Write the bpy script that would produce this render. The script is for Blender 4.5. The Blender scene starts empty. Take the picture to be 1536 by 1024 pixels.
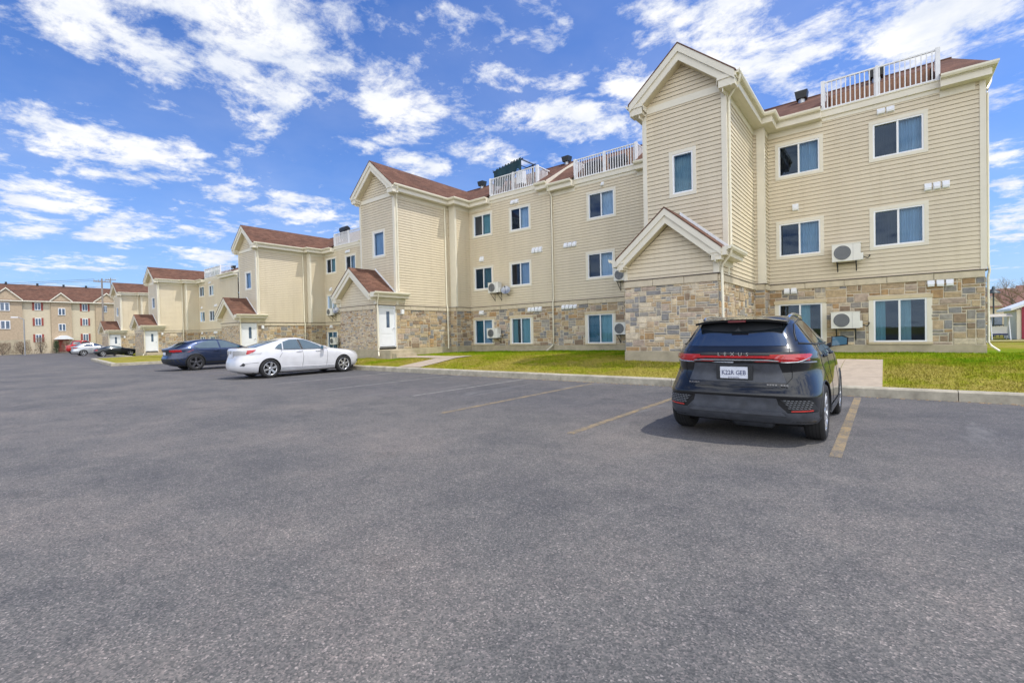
import bpy, bmesh, math, random
import numpy as np
from mathutils import Vector, Matrix
from mathutils.bvhtree import BVHTree
random.seed(7)
S = bpy.context.scene
COL = S.collection
RAD = math.radians

# ------------------------------------------------------------------ materials
def new_mat(name):
    m = bpy.data.materials.new(name); m.use_nodes = True
    nt = m.node_tree; b = nt.nodes['Principled BSDF']
    return m, nt, b
def N(nt, t, **kw):
    n = nt.nodes.new(t)
    for k, v in kw.items():
        if k in n.inputs.keys() if hasattr(n.inputs, 'keys') else False: n.inputs[k].default_value = v
        else: setattr(n, k, v)
    return n
def L(nt, a, b): nt.links.new(a, b)
def c4(c): return (c[0], c[1], c[2], 1)
def ramp(nt, fac, stops, interp='LINEAR'):
    r = nt.nodes.new('ShaderNodeValToRGB'); cr = r.color_ramp; cr.interpolation = interp
    while len(cr.elements) < len(stops): cr.elements.new(.5)
    for e, (p, c) in zip(cr.elements, stops): e.position = p; e.color = c4(c)
    L(nt, fac, r.inputs[0]); return r.outputs[0]
def noise(nt, scale, detail=4, rough=.6, vec=None, dist=0):
    n = nt.nodes.new('ShaderNodeTexNoise'); n.inputs['Scale'].default_value = scale
    n.inputs['Detail'].default_value = detail; n.inputs['Roughness'].default_value = rough
    n.inputs['Distortion'].default_value = dist
    if vec is not None: L(nt, vec, n.inputs['Vector'])
    return n.outputs['Fac']
def pos(nt, scale=(1, 1, 1)):
    g = nt.nodes.new('ShaderNodeNewGeometry'); mp = nt.nodes.new('ShaderNodeMapping')
    mp.inputs['Scale'].default_value = scale; L(nt, g.outputs['Position'], mp.inputs['Vector']); return mp.outputs[0]
def mixc(nt, fac, a, b, mode='MIX'):
    m = nt.nodes.new('ShaderNodeMix'); m.data_type = 'RGBA'; m.blend_type = mode
    if isinstance(fac, (int, float)): m.inputs[0].default_value = fac
    else: L(nt, fac, m.inputs[0])
    for i, x in ((6, a), (7, b)):
        if isinstance(x, tuple): m.inputs[i].default_value = c4(x)
        else: L(nt, x, m.inputs[i])
    return m.outputs[2]
def bump(nt, b, h, strength=.3, dist=.01):
    n = nt.nodes.new('ShaderNodeBump'); n.inputs['Strength'].default_value = strength
    n.inputs['Distance'].default_value = dist; L(nt, h, n.inputs['Height']); L(nt, n.outputs[0], b.inputs['Normal'])
def plain(name, col, rough=.6, metal=0, var=.12, scale=3.0, coat=0, spec=.5, stretch=(1, 1, 1)):
    m, nt, b = new_mat(name)
    v = pos(nt, stretch)
    f = noise(nt, scale, 5, .65, v)
    lo = tuple(x*(1-var) for x in col); hi = tuple(min(1, x*(1+var)) for x in col)
    L(nt, ramp(nt, f, [(.3, lo), (.7, hi)]), b.inputs['Base Color'])
    b.inputs['Roughness'].default_value = rough; b.inputs['Metallic'].default_value = metal
    b.inputs['Coat Weight'].default_value = coat; b.inputs['Coat Roughness'].default_value = .03
    b.inputs['Specular IOR Level'].default_value = spec
    return m
M = {}
def siding_mat():
    m, nt, b = new_mat('siding_vinyl')
    f = noise(nt, 1.1, 5, .65, pos(nt, (1, 1, .3))); f2 = noise(nt, 2.6, 6, .75, pos(nt, (1, 1, .06))); f3 = noise(nt, .25, 2, .5, pos(nt))
    c = ramp(nt, f, [(.3, (.63, .548, .402)), (.7, (.69, .602, .442))])
    c = mixc(nt, 1, c, ramp(nt, f2, [(.32, (.93, .92, .90)), (.5, (1, 1, 1))]), 'MULTIPLY'); c = mixc(nt, 1, c, ramp(nt, f3, [(.35, (.95, .95, .96)), (.65, (1.04, 1.03, 1.01))]), 'MULTIPLY')
    L(nt, c, b.inputs['Base Color']); b.inputs['Roughness'].default_value = .5; bump(nt, b, noise(nt, 2.0, 2, .5, pos(nt, (1, 1, 3))), .25, .01); return m
M['siding'] = siding_mat()
M['trim'] = plain('trim_cream', (.72, .67, .55), .45, var=.04, scale=2)
M['soffit'] = plain('soffit_cream', (.62, .55, .38), .5, var=.04)
M['gutter'] = plain('gutter_cream', (.76, .71, .56), .3, var=.04)
M['white'] = plain('window_white', (.80, .81, .82), .35, var=.03)
M['rail'] = plain('railing_white', (.78, .78, .78), .4, var=.04)
M['concrete'] = plain('foundation_concrete', (.42, .36, .25), .85, var=.2, scale=2.2)
M['cap'] = plain('cap_stone', (.58, .50, .37), .8, var=.12, scale=5)
M['lintel'] = plain('lintel_stone', (.60, .50, .33), .8, var=.1, scale=5)
M['flash'] = plain('flashing_brown', (.09, .07, .06), .5)
M['mortar'] = plain('mortar', (.62, .55, .43), .9, var=.12, scale=9)
M['dark'] = plain('dark_plastic', (.02, .022, .025), .5)
M['blackvent'] = plain('vent_black', (.018, .02, .022), .45)
M['acwhite'] = plain('ac_white', (.74, .73, .68), .45, var=.05)
M['acgrey'] = plain('ac_grille_grey', (.10, .11, .12), .5)
M['steel'] = plain('galvanised_steel', (.38, .39, .40), .4, metal=.7)
M['doorwhite'] = plain('door_white', (.74, .76, .78), .4, var=.03)
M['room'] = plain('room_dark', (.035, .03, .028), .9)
M['woodpanel'] = plain('terrace_wall_brown', (.30, .155, .09), .8, var=.25, scale=6)
M['wood'] = plain('pole_wood', (.27, .24, .21), .9, var=.25, scale=8, stretch=(1, 1, .1))
M['bark'] = plain('bark_grey', (.17, .135, .11), .9, var=.3, scale=10)
M['tarp'] = plain('tarp_teal', (.004, .032, .045), .7, var=.4, scale=2)
def stone_mat():
    m, nt, b = new_mat('fieldstone')
    a = nt.nodes.new('ShaderNodeVertexColor'); a.layer_name = 'Col'
    v = pos(nt)
    f = noise(nt, 9, 6, .7, v); f2 = noise(nt, 40, 3, .6, v)
    c = mixc(nt, 1, a.outputs[0], ramp(nt, f, [(.25, (.62, .6, .6)), (.75, (1.35, 1.32, 1.25))]), 'MULTIPLY')
    L(nt, c, b.inputs['Base Color']); b.inputs['Roughness'].default_value = .85
    ad = nt.nodes.new('ShaderNodeMath'); ad.operation = 'ADD'; L(nt, f, ad.inputs[0]); L(nt, f2, ad.inputs[1])
    bump(nt, b, ad.outputs[0], .5, .02); return m
M['stone'] = stone_mat()
def shingle_mat():
    m, nt, b = new_mat('asphalt_shingle')
    g = nt.nodes.new('ShaderNodeNewGeometry'); sp = nt.nodes.new('ShaderNodeSeparateXYZ'); L(nt, g.outputs['Position'], sp.inputs[0])
    ad = nt.nodes.new('ShaderNodeMath'); ad.operation = 'ADD'; L(nt, sp.outputs[0], ad.inputs[0]); L(nt, sp.outputs[1], ad.inputs[1])
    cb = nt.nodes.new('ShaderNodeCombineXYZ'); L(nt, ad.outputs[0], cb.inputs[0]); L(nt, sp.outputs[2], cb.inputs[1])
    br = nt.nodes.new('ShaderNodeTexBrick'); L(nt, cb.outputs[0], br.inputs['Vector'])
    br.inputs['Scale'].default_value = 1; br.inputs['Brick Width'].default_value = .30; br.inputs['Row Height'].default_value = .075
    br.inputs['Mortar Size'].default_value = .006; br.inputs['Mortar Smooth'].default_value = .3; br.inputs['Bias'].default_value = -.1
    br.inputs['Color1'].default_value = (.120, .064, .046, 1); br.inputs['Color2'].default_value = (.185, .102, .074, 1); br.inputs['Mortar'].default_value = (.085, .045, .032, 1)
    v = pos(nt); f = noise(nt, 1.2, 6, .7, v)
    c = mixc(nt, 1, br.outputs[0], ramp(nt, f, [(.3, (.75, .78, .8)), (.7, (1.25, 1.18, 1.12))]), 'MULTIPLY')
    L(nt, c, b.inputs['Base Color']); b.inputs['Roughness'].default_value = .9; b.inputs['Specular IOR Level'].default_value = .12
    bump(nt, b, br.outputs['Fac'], -.4, .01); return m
M['shingle'] = shingle_mat()
def glass_mat(name, tint, opac):
    m, nt, b = new_mat(name); nt.nodes.remove(b); out = nt.nodes['Material Output']
    tr = nt.nodes.new('ShaderNodeBsdfTransparent'); tr.inputs[0].default_value = c4(tint)
    gl = nt.nodes.new('ShaderNodeBsdfGlossy'); gl.inputs['Roughness'].default_value = .02; gl.inputs['Color'].default_value = (.60, .78, 1, 1)
    fr = nt.nodes.new('ShaderNodeFresnel'); fr.inputs[0].default_value = 1.33
    ma = nt.nodes.new('ShaderNodeMath'); ma.operation = 'ADD'; ma.use_clamp = True; L(nt, fr.outputs[0], ma.inputs[0]); ma.inputs[1].default_value = opac
    mx = nt.nodes.new('ShaderNodeMixShader'); L(nt, ma.outputs[0], mx.inputs[0]); L(nt, tr.outputs[0], mx.inputs[1]); L(nt, gl.outputs[0], mx.inputs[2])
    L(nt, mx.outputs[0], out.inputs[0]); return m
M['glass'] = glass_mat('window_glass', (.62, .74, .84), .035)
M['screen'] = glass_mat('window_glass_with_screen', (.30, .34, .44), .03)
CURT = {}
for k, c in dict(blue=(.36, .48, .57), pale=(.50, .56, .64), teal=(.05, .20, .25), aqua=(.30, .52, .52), dark=(.045, .062, .105), wine=(.12, .06, .08), grey=(.15, .17, .21), aqualt=(.42, .56, .55), frost=(.30, .42, .43)).items():
    CURT[k] = plain('curtain_'+k, c, .9, var=.12, scale=14, stretch=(1, 1, .1))
def paint_mat(name, col, metal=0, rough=.35, coat=1):
    m, nt, b = new_mat(name)
    f = noise(nt, 3, 4, .6, pos(nt))
    L(nt, ramp(nt, f, [(.3, tuple(x*.93 for x in col)), (.75, tuple(min(1, x*1.07) for x in col))]), b.inputs['Base Color'])
    L(nt, ramp(nt, noise(nt, 5, 6, .7, pos(nt)), [(.4, (rough*.8,)*3), (.8, (rough*1.4,)*3)]), b.inputs['Roughness'])
    b.inputs['Metallic'].default_value = metal; b.inputs['Coat Weight'].default_value = coat; b.inputs['Coat Roughness'].default_value = .02; b.inputs['Specular IOR Level'].default_value = .15
    return m
M['p_black'] = paint_mat('paint_black', (.007, .008, .010))
M['p_white'] = paint_mat('paint_white', (.64, .64, .66))
M['p_navy'] = paint_mat('paint_navy', (.022, .034, .075), .4)
M['p_silver'] = paint_mat('paint_silver', (.50, .52, .54), .6)
M['p_darkgreen'] = paint_mat('paint_charcoal', (.012, .016, .018))
M['p_red'] = paint_mat('paint_red', (.42, .02, .02))
M['carglass'] = plain('car_glass', (.012, .016, .020), .04, spec=.8, var=.1)
for _k in ('carglass',): M[_k].node_tree.nodes['Principled BSDF'].inputs['IOR'].default_value = 2.1
M['carglass_lt'] = plain('car_glass_light', (.105, .14, .155), .04, spec=.8, var=.1)
M['mirrorglass'] = plain('mirror_glass', (.05, .15, .22), .05, spec=.8)
M['tyre'] = plain('tyre_rubber', (.016, .016, .017), .8, var=.2, scale=12)
M['rim'] = plain('rim_alloy', (.62, .63, .65), .25, metal=.85, var=.05)
M['rimdark'] = plain('rim_dark', (.10, .10, .11), .35, metal=.6)
M['well'] = plain('wheel_well', (.008, .008, .009), .9)
M['cladding'] = plain('bumper_cladding', (.055, .06, .072), .42, var=.3, scale=9)
M['taillight'] = plain('taillight_red', (.44, .006, .012), .12, var=.15, coat=1)
M['brakedark'] = plain('brake_light_dark', (.14, .008, .012), .3)
M['reflector'] = plain('reflector_red', (.55, .03, .02), .2, coat=1)
M['chrome'] = plain('chrome', (.78, .79, .80), .12, metal=1, var=.03)
M['lamp'] = plain('headlamp_clear', (.45, .45, .45), .1, coat=1)
M['plate'] = plain('plate_white', (.66, .68, .74), .5, var=.08, scale=20)
M['plateblue'] = plain('plate_blue', (.02, .035, .13), .5)
M['leaf'] = plain('evergreen_leaf', (.05, .09, .035), .8, var=.4, scale=4)
M['twig'] = plain('twig_brown', (.25, .185, .125), .9, var=.35, scale=5)
M['brickpink'] = plain('far_brick_pink', (.45, .35, .24), .85, var=.15, scale=4)
M['brickcream'] = plain('far_stucco_cream', (.58, .50, .36), .8, var=.06)
M['shutter'] = plain('shutter_red', (.30, .06, .045), .6)
M['farglass'] = plain('far_pane', (.09, .13, .19), .08, spec=.8, var=.3)
M['lampmetal'] = plain('lamp_post_dark', (.035, .05, .055), .5)
M['reddoor'] = plain('door_red', (.30, .02, .05), .5)

# ------------------------------------------------------------------ mesh builder
class MB:
    def __init__(s): s.v = []; s.f = []; s.mi = []; s.col = {}; s.mats = []; s.sm = []
    def m(s, mat):
        if mat not in s.mats: s.mats.append(mat)
        return s.mats.index(mat)
    def face(s, pts, mat, col=None, smooth=False):
        i = len(s.v); s.v += [tuple(p) for p in pts]
        if col is not None: s.col[len(s.f)] = col
        s.f.append(tuple(range(i, i+len(pts)))); s.mi.append(s.m(mat)); s.sm.append(smooth)
    def mesh(s, verts, faces, mat, smooth=False):
        i = len(s.v); s.v += [tuple(p) for p in verts]; k = s.m(mat)
        for f in faces: s.f.append(tuple(i+q for q in f)); s.mi.append(k); s.sm.append(smooth)
    def hexa(s, p, mat, col=None):   # p: 8 pts, bottom 4 then top 4
        if col is not None:
            for q in range(6): s.col[len(s.f)+q] = col
        s.mesh(p, [(3, 2, 1, 0), (4, 5, 6, 7), (0, 1, 5, 4), (1, 2, 6, 5), (2, 3, 7, 6), (3, 0, 4, 7)], mat)
    def box(s, x0, x1, y0, y1, z0, z1, mat):
        s.hexa([(x0, y0, z0), (x1, y0, z0), (x1, y1, z0), (x0, y1, z0), (x0, y0, z1), (x1, y0, z1), (x1, y1, z1), (x0, y1, z1)], mat)
    def fbox(s, F, a0, a1, d0, d1, z0, z1, mat):
        s.hexa([F(a0, d1, z0), F(a1, d1, z0), F(a1, d0, z0), F(a0, d0, z0), F(a0, d1, z1), F(a1, d1, z1), F(a1, d0, z1), F(a0, d0, z1)], mat)
    def prism(s, pts, off, mat):
        n = len(pts); off = Vector(off); q = [Vector(p)+off for p in pts]
        s.mesh([tuple(p) for p in pts]+[tuple(p) for p in q], [tuple(range(n)), tuple(range(2*n-1, n-1, -1))]+[(i, (i+1) % n, n+(i+1) % n, n+i) for i in range(n)], mat)
    def tube(s, pts, r, mat, n=8, smooth=True, r1=None):
        P = [Vector(p) for p in pts]; rings = []; ref = Vector((.13, .27, 1)).normalized()
        for i, p in enumerate(P):
            t = (P[min(i+1, len(P)-1)]-P[max(i-1, 0)]).normalized()
            x = t.cross(ref)
            if x.length < 1e-3: x = t.cross(Vector((1, 0, 0)))
            x.normalize(); y = t.cross(x)
            rr = r if r1 is None else r+(r1-r)*i/(len(P)-1)
            rings.append([tuple(p+(x*math.cos(2*math.pi*(k+.5)/n)+y*math.sin(2*math.pi*(k+.5)/n))*rr) for k in range(n)])
        vs = [v for rg in rings for v in rg]; fs = []
        for i in range(len(P)-1):
            for k in range(n): fs.append((i*n+k, i*n+(k+1) % n, (i+1)*n+(k+1) % n, (i+1)*n+k))
        s.mesh(vs, fs, mat, smooth)
        s.mesh(rings[0], [tuple(range(n-1, -1, -1))], mat); s.mesh(rings[-1], [tuple(range(n))], mat)
    def lathe(s, prof, c, axis, mat, n=32, smooth=True):
        # prof: (r, h) along axis
        ax = Vector(axis).normalized(); x = ax.orthogonal().normalized(); y = ax.cross(x); c = Vector(c); vs = []; fs = []
        for r, h in prof:
            for k in range(n):
                a = 2*math.pi*k/n; vs.append(tuple(c+ax*h+(x*math.cos(a)+y*math.sin(a))*r))
        for i in range(len(prof)-1):
            for k in range(n): fs.append((i*n+k, i*n+(k+1) % n, (i+1)*n+(k+1) % n, (i+1)*n+k))
        s.mesh(vs, fs, mat, smooth)
    def build(s, name, parent=None, loc=None):
        me = bpy.data.meshes.new(name); me.from_pydata(s.v, [], s.f)
        for m in s.mats: me.materials.append(m)
        me.polygons.foreach_set('material_index', s.mi); me.polygons.foreach_set('use_smooth', s.sm)
        if s.col:
            at = me.color_attributes.new('Col', 'FLOAT_COLOR', 'CORNER'); buf = np.ones(len(me.loops)*4, 'f')
            for p in me.polygons:
                c = s.col.get(p.index)
                if c:
                    for li in p.loop_indices: buf[li*4:li*4+3] = c
            at.data.foreach_set('color', buf)
        bm = bmesh.new(); bm.from_mesh(me); bmesh.ops.recalc_face_normals(bm, faces=bm.faces); bm.to_mesh(me); bm.free()
        o = bpy.data.objects.new(name, me); COL.objects.link(o)
        if parent is not None:
            o.parent = parent
        if loc is not None: o.location = loc
        return o
def tag(o, label=None, cat=None, group=None, kind=None):
    for k, v in (('label', label), ('category', cat), ('group', group), ('kind', kind)):
        if v: o[k] = v
    return o
def empty(name, label, cat, loc=(0, 0, 0), rz=0, group=None):
    o = bpy.data.objects.new(name, None); COL.objects.link(o); o.location = loc; o.rotation_euler = (0, 0, rz)
    o.empty_display_size = .2
    return tag(o, label, cat, group)
def child(mb, name, parent):
    """build a mesh whose coordinates are in world space under parent (an Empty without rotation)"""
    o = mb.build(name, parent); o.matrix_parent_inverse = Matrix.Translation(-Vector(root_loc(parent))); return o
def root_loc(p):
    v = Vector((0, 0, 0))
    while p is not None and p.type == 'EMPTY': v += p.location; p = p.parent
    return v
class Frame:
    def __init__(s, o, u, n): s.o = o; s.u = u; s.n = n
    def __call__(s, a, d, z): return (s.o[0]+s.u[0]*a+s.n[0]*d, s.o[1]+s.u[1]*a+s.n[1]*d, z)
def front(y): return Frame((0, y), (1, 0), (0, -1))
def rightF(x): return Frame((x, 0), (0, 1), (1, 0))
def leftF(x): return Frame((x, 0), (0, 1), (-1, 0))
def backF(y): return Frame((0, y), (1, 0), (0, 1))

LAP = .145
def siding(mb, F, z0, z1, lo, hi, holes=(), mat=None):
    mat = mat or M['siding']
    lo = lo if callable(lo) else (lambda z, q=lo: q); hi = hi if callable(hi) else (lambda z, q=hi: q)
    k0 = math.floor(z0/LAP); zs = {z0, z1}; GR = .019
    for k in range(k0, int(z1/LAP)+1):
        for q in (k*LAP, k*LAP-GR):
            if z0 < q < z1: zs.add(q)
    for h in holes:
        for z in h[2:4]:
            if z0 < z < z1: zs.add(z)
    zs = sorted(zs)
    def D(z, top):
        k = math.floor(z/LAP+1e-6) if not top else math.ceil(z/LAP-1e-6)-1
        t = z/LAP-k; return .030-.014*t
    for za, zb in zip(zs[:-1], zs[1:]):
        if zb-za < 1e-4: continue
        zm = (za+zb)/2
        hs = sorted([(h[0], h[1]) for h in holes if h[2] < zm < h[3]])
        la, ha, lb, hb = lo(za), hi(za), lo(zb), hi(zb)
        if ha-la < .01 and hb-lb < .01: continue
        segs = []; cur = (la, lb)
        for a, b in hs: segs.append((cur, (a, a))); cur = (b, b)
        segs.append((cur, (ha, hb)))
        gro = (math.ceil(zm/LAP)*LAP-zm) < GR
        da, db = D(za, False), D(zb, True)
        if gro: da = db = -.006
        lip = (not gro) and abs(za/LAP-round(za/LAP)) < 1e-5
        for (a0, b0), (a1, b1) in segs:
            if a1-a0 < .005 and b1-b0 < .005: continue
            mb.face([F(a0, da, za), F(a1, da, za), F(b1, db, zb), F(b0, db, zb)], mat)
            if lip: mb.face([F(a0, -.006, za), F(a1, -.006, za), F(a1, da, za), F(a0, da, za)], mat)
PAL = [(.44, .34, .215), (.50, .41, .28), (.43, .33, .22), (.235, .232, .235), (.37, .245, .13), (.27, .20, .14), (.40, .32, .26), (.31, .29, .265), (.53, .46, .35)]
PW_F = [4, 4, 3, 7, 2, 1, 3, 5, 4]
PW_B = [4, 4, 4, 2, 1, 2, 6, 4, 3]
PW_M = [5, 3, 4, 4, 4, 4, 3, 4, 2]
def stones(mb, F, a0, a1, z0, z1, holes=(), seed=1, w=PW_M, big=1.0):
    rnd = random.Random(seed); ch, cw = .078*big, .085*big
    nr = max(1, round((z1-z0)/ch)); nc = max(1, round((a1-a0)/cw)); ch = (z1-z0)/nr; cw = (a1-a0)/nc
    # mortar plane with holes
    xs = sorted({a0, a1}|{min(max(h[i], a0), a1) for h in holes for i in (0, 1)}); zz = sorted({z0, z1}|{min(max(h[i], z0), z1) for h in holes for i in (2, 3)})
    for i in range(len(xs)-1):
        for j in range(len(zz)-1):
            xm, zm = (xs[i]+xs[i+1])/2, (zz[j]+zz[j+1])/2
            if not any(h[0] < xm < h[1] and h[2] < zm < h[3] for h in holes):
                mb.face([F(xs[i], .006, zz[j]), F(xs[i+1], .006, zz[j]), F(xs[i+1], .006, zz[j+1]), F(xs[i], .006, zz[j+1])], M['mortar'])
    used = np.zeros((nr, nc), bool)
    for h in holes:
        for r in range(nr):
            for c in range(nc):
                if a0+(c+1)*cw > h[0]-.02 and a0+c*cw < h[1]+.02 and z0+(r+1)*ch > h[2]-.02 and z0+r*ch < h[3]+.02: used[r, c] = True
    for r in range(nr):
        for c in range(nc):
            if used[r, c]: continue
            hh = rnd.choice([1, 1, 2, 2, 2, 3]); ww = rnd.choice([2, 2, 3, 3, 4, 5, 6]) if hh > 1 else rnd.choice([2, 3, 4, 4, 5])
            k = 0
            while k < ww and c+k < nc and not used[r, c+k]: k += 1
            ww = k; q = 1
            while q < hh and r+q < nr and not used[r+q, c:c+ww].any(): q += 1
            hh = q; used[r:r+hh, c:c+ww] = True
            g = .013; x0, x1 = a0+c*cw+g, a0+(c+ww)*cw-g; y0, y1 = z0+r*ch+g, z0+(r+hh)*ch-g
            d = .02+rnd.random()*.02; b = .012
            col = rnd.choices(PAL, w)[0]; k = .86+rnd.random()*.26; k *= 1.2 if w is PW_F else (1.12 if w is PW_B else 1.04); col = tuple(min(.8, x*k) for x in col)
            j = lambda: (rnd.random()-.5)*.014
            o = [F(x0+j(), .004, y0+j()), F(x1+j(), .004, y0+j()), F(x1+j(), .004, y1+j()), F(x0+j(), .004, y1+j())]
            i_ = [F(x0+b+j(), d+j()*.6, y0+b), F(x1-b, d+j()*.6, y0+b+j()), F(x1-b+j(), d, y1-b), F(x0+b, d+j()*.6, y1-b+j())]
            for e in range(4): mb.face([o[e], o[(e+1) % 4], i_[(e+1) % 4], i_[e]], M['stone'], col)
            mb.face(i_, M['stone'], col)
def sweep(mb, path, prof, mat, caps=True):
    P = [Vector((p[0], p[1])) for p in path]; n = len(P); rings = []
    def nrm(a, b): t = (b-a).normalized(); return Vector((t.y, -t.x))
    for i in range(n):
        if i == 0: m = nrm(P[0], P[1])
        elif i == n-1: m = nrm(P[-2], P[-1])
        else:
            n1, n2 = nrm(P[i-1], P[i]), nrm(P[i], P[i+1]); m = (n1+n2)/(1+n1.dot(n2))
        rings.append([(P[i].x+m.x*d, P[i].y+m.y*d, z) for d, z in prof])
    k = len(prof); vs = [v for r in rings for v in r]; fs = []
    for i in range(n-1):
        for j in range(k): fs.append((i*k+j, i*k+(j+1) % k, (i+1)*k+(j+1) % k, (i+1)*k+j))
    if caps: fs += [tuple(range(k-1, -1, -1)), tuple((n-1)*k+j for j in range(k))]
    mb.mesh(vs, fs, mat)
def eave(b, path, zt, ov=.40, big=1.0):
    bf, bg, bz = MB(), MB(), MB()
    sweep(bf, path, [(.0, zt-.36*big), (ov-.02, zt-.36*big), (ov-.02, zt-.15), (ov+.015, zt-.15), (ov+.015, zt-.03), (0, zt-.03)], M['trim'])
    sweep(bz, path, [(.004, zt-.58*big), (.035, zt-.58*big), (.035, zt-.363*big), (.004, zt-.363*big)], M['trim'])
    g = ov+.018
    sweep(bg, path, [(g, zt-.12), (g+.07, zt-.12), (g+.105, zt-.06), (g+.105, zt), (g+.09, zt), (g+.085, zt-.035), (g, zt-.035)], M['gutter'])
    child(bf, 'eave_board', b); child(bz, 'frieze_board', b); child(bg, 'gutter', b)
def slab(mb, p, th, mat):
    mb.prism(p, (0, 0, -th), mat)
exec_order = []

# ------------------------------------------------------------------ building parts
def window(bld, F, a0, a1, z0, z1, style, cur=('dark', 'blue'), sash=2, screen=True, seed=0):
    """style 'sided': a0..z1 is the outside of the casing; 'stone': the outside of the white frame"""
    rnd = random.Random(seed)
    fr = MB(); tw = .115 if style == 'sided' else 0.0
    if style == 'sided':
        t = MB()
        for q in ((a0, a1, z0, z0+tw), (a0, a1, z1-tw, z1)): t.fbox(F, q[0], q[1], -.03, .045, q[2], q[3], M['trim'])
        for q in ((a0, a0+tw), (a1-tw, a1)): t.fbox(F, q[0], q[1], -.03, .043, z0+tw, z1-tw, M['trim'])
    b0, b1, y0, y1 = a0+tw, a1-tw, z0+tw, z1-tw
    w = .05
    for q in ((b0, b1, y0, y0+w), (b0, b1, y1-w, y1)): fr.fbox(F, q[0], q[1], -.10, .03, q[2], q[3], M['white'])
    for q in ((b0, b0+w), (b1-w, b1)): fr.fbox(F, q[0], q[1], -.10, .028, y0+w, y1-w, M['white'])
    cells = []
    if sash == 2:
        c = (b0+b1)/2
        fr.fbox(F, c-.028, c+.028, -.09, .012, y0+w, y1-w, M['white'])
        cells = [(b0+w, c-.028), (c+.028, b1-w)]
    else: cells = [(b0+w, b1-w)]
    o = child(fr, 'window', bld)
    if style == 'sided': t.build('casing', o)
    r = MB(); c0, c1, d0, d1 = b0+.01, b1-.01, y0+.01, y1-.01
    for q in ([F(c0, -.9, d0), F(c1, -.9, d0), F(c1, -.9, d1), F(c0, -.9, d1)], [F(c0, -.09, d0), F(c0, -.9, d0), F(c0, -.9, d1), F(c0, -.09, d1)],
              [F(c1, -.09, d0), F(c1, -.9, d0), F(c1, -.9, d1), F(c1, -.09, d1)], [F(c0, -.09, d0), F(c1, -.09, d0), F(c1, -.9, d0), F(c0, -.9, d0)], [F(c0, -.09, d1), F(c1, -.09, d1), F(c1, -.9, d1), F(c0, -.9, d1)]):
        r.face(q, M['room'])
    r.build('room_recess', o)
    for i, (p0, p1) in enumerate(cells):
        g = MB(); dd = -.045 if i == 0 else -.03
        g.face([F(p0, dd, y0+w), F(p1, dd, y0+w), F(p1, dd, y1-w), F(p0, dd, y1-w)], M['screen'] if (screen and i == 0 and sash == 2) else M['glass'])
        g.build('pane', o)
        k = cur[min(i, len(cur)-1)]
        if k:
            cm = MB(); n = 40; part = 1.0
            if k.endswith('*'): k = k[:-1]; part = .45
            vs = []; fs = []; q0 = p0-.03 if i == 0 else p0-.02; q1 = q0+(p1-q0+.03)*part
            for j in range(n+1):
                a = q0+(q1-q0)*j/n; d = -.17+.03*math.sin(j*1.35+rnd.random()*1.2)
                vs += [F(a, d, y0+.02), F(a, d+.008*math.sin(j), y1-.02)]
            for j in range(n): fs.append((2*j, 2*j+2, 2*j+3, 2*j+1))
            cm.mesh(vs, fs, CURT[k], True); cm.build('curtain', o)
    return o
def stone_window(bld, F, a0, a1, z0, z1, cur, seed=0, sill=True):
    o = window(bld, F, a0, a1, z0, z1, 'stone', cur, screen=False, seed=seed)
    m = MB(); m.fbox(F, a0-.14, a0-.002, -.06, .036, z0-.004, z1+.003, M['trim']); m.build('casing', o); m = MB(); m.fbox(F, a1+.002, a1+.14, -.06, .036, z0-.004, z1+.003, M['trim']); m.build('casing', o)
    m = MB(); m.fbox(F, a0-.16, a1+.16, .0, .065, z1+.004, z1+.125, M['lintel']); m.build('lintel', o)
    m = MB(); m.fbox(F, a0-.15, a1+.15, .0, .085, z0-.075, z0-.006, M['lintel']); m.build('sill', o)
    return o
def vents(bld, F, a0, a1, z0, z1, n):
    w = (a1-a0)/n
    for i in range(n):
        m = MB(); x0 = a0+i*w+.03; x1 = a0+(i+1)*w-.03; d = .13; zm = z0+(z1-z0)*.35
        pr = [(0.02, z0), (d*.9, z0), (d, zm), (.05, z1), (.02, z1)]
        m.prism([F(x0, p[0], p[1]) for p in pr], Vector(F(x1, 0, 0))-Vector(F(x0, 0, 0)), M['white'])
        m.fbox(F, x0-.012, x1+.012, .018, .03, z0-.02, z1+.02, M['white'])
        child(m, 'vent_hood', bld)
def downspout(bld, pts, r=.042):
    m = MB(); m.tube(pts, r, M['gutter'], 8); child(m, 'downspout', bld)
def roof_vent(bld, x, y, z, s=1.0, mat=None):
    m = MB(); mat = mat or M['blackvent']
    m.lathe([(.13*s, -.5), (.13*s, .25*s)], (x, y, z), (0, 0, 1), M['steel'], 12)
    q = .24*s
    m.hexa([(x-q*.8, y-q*.8, z+.22*s), (x+q*.8, y-q*.8, z+.22*s), (x+q*.8, y+q*.8, z+.22*s), (x-q*.8, y+q*.8, z+.22*s), (x-q, y-q, z+.52*s), (x+q, y-q, z+.52*s), (x+q, y+q, z+.56*s), (x-q, y+q, z+.56*s)], mat)
    child(m, 'roof_vent', bld)
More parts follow.
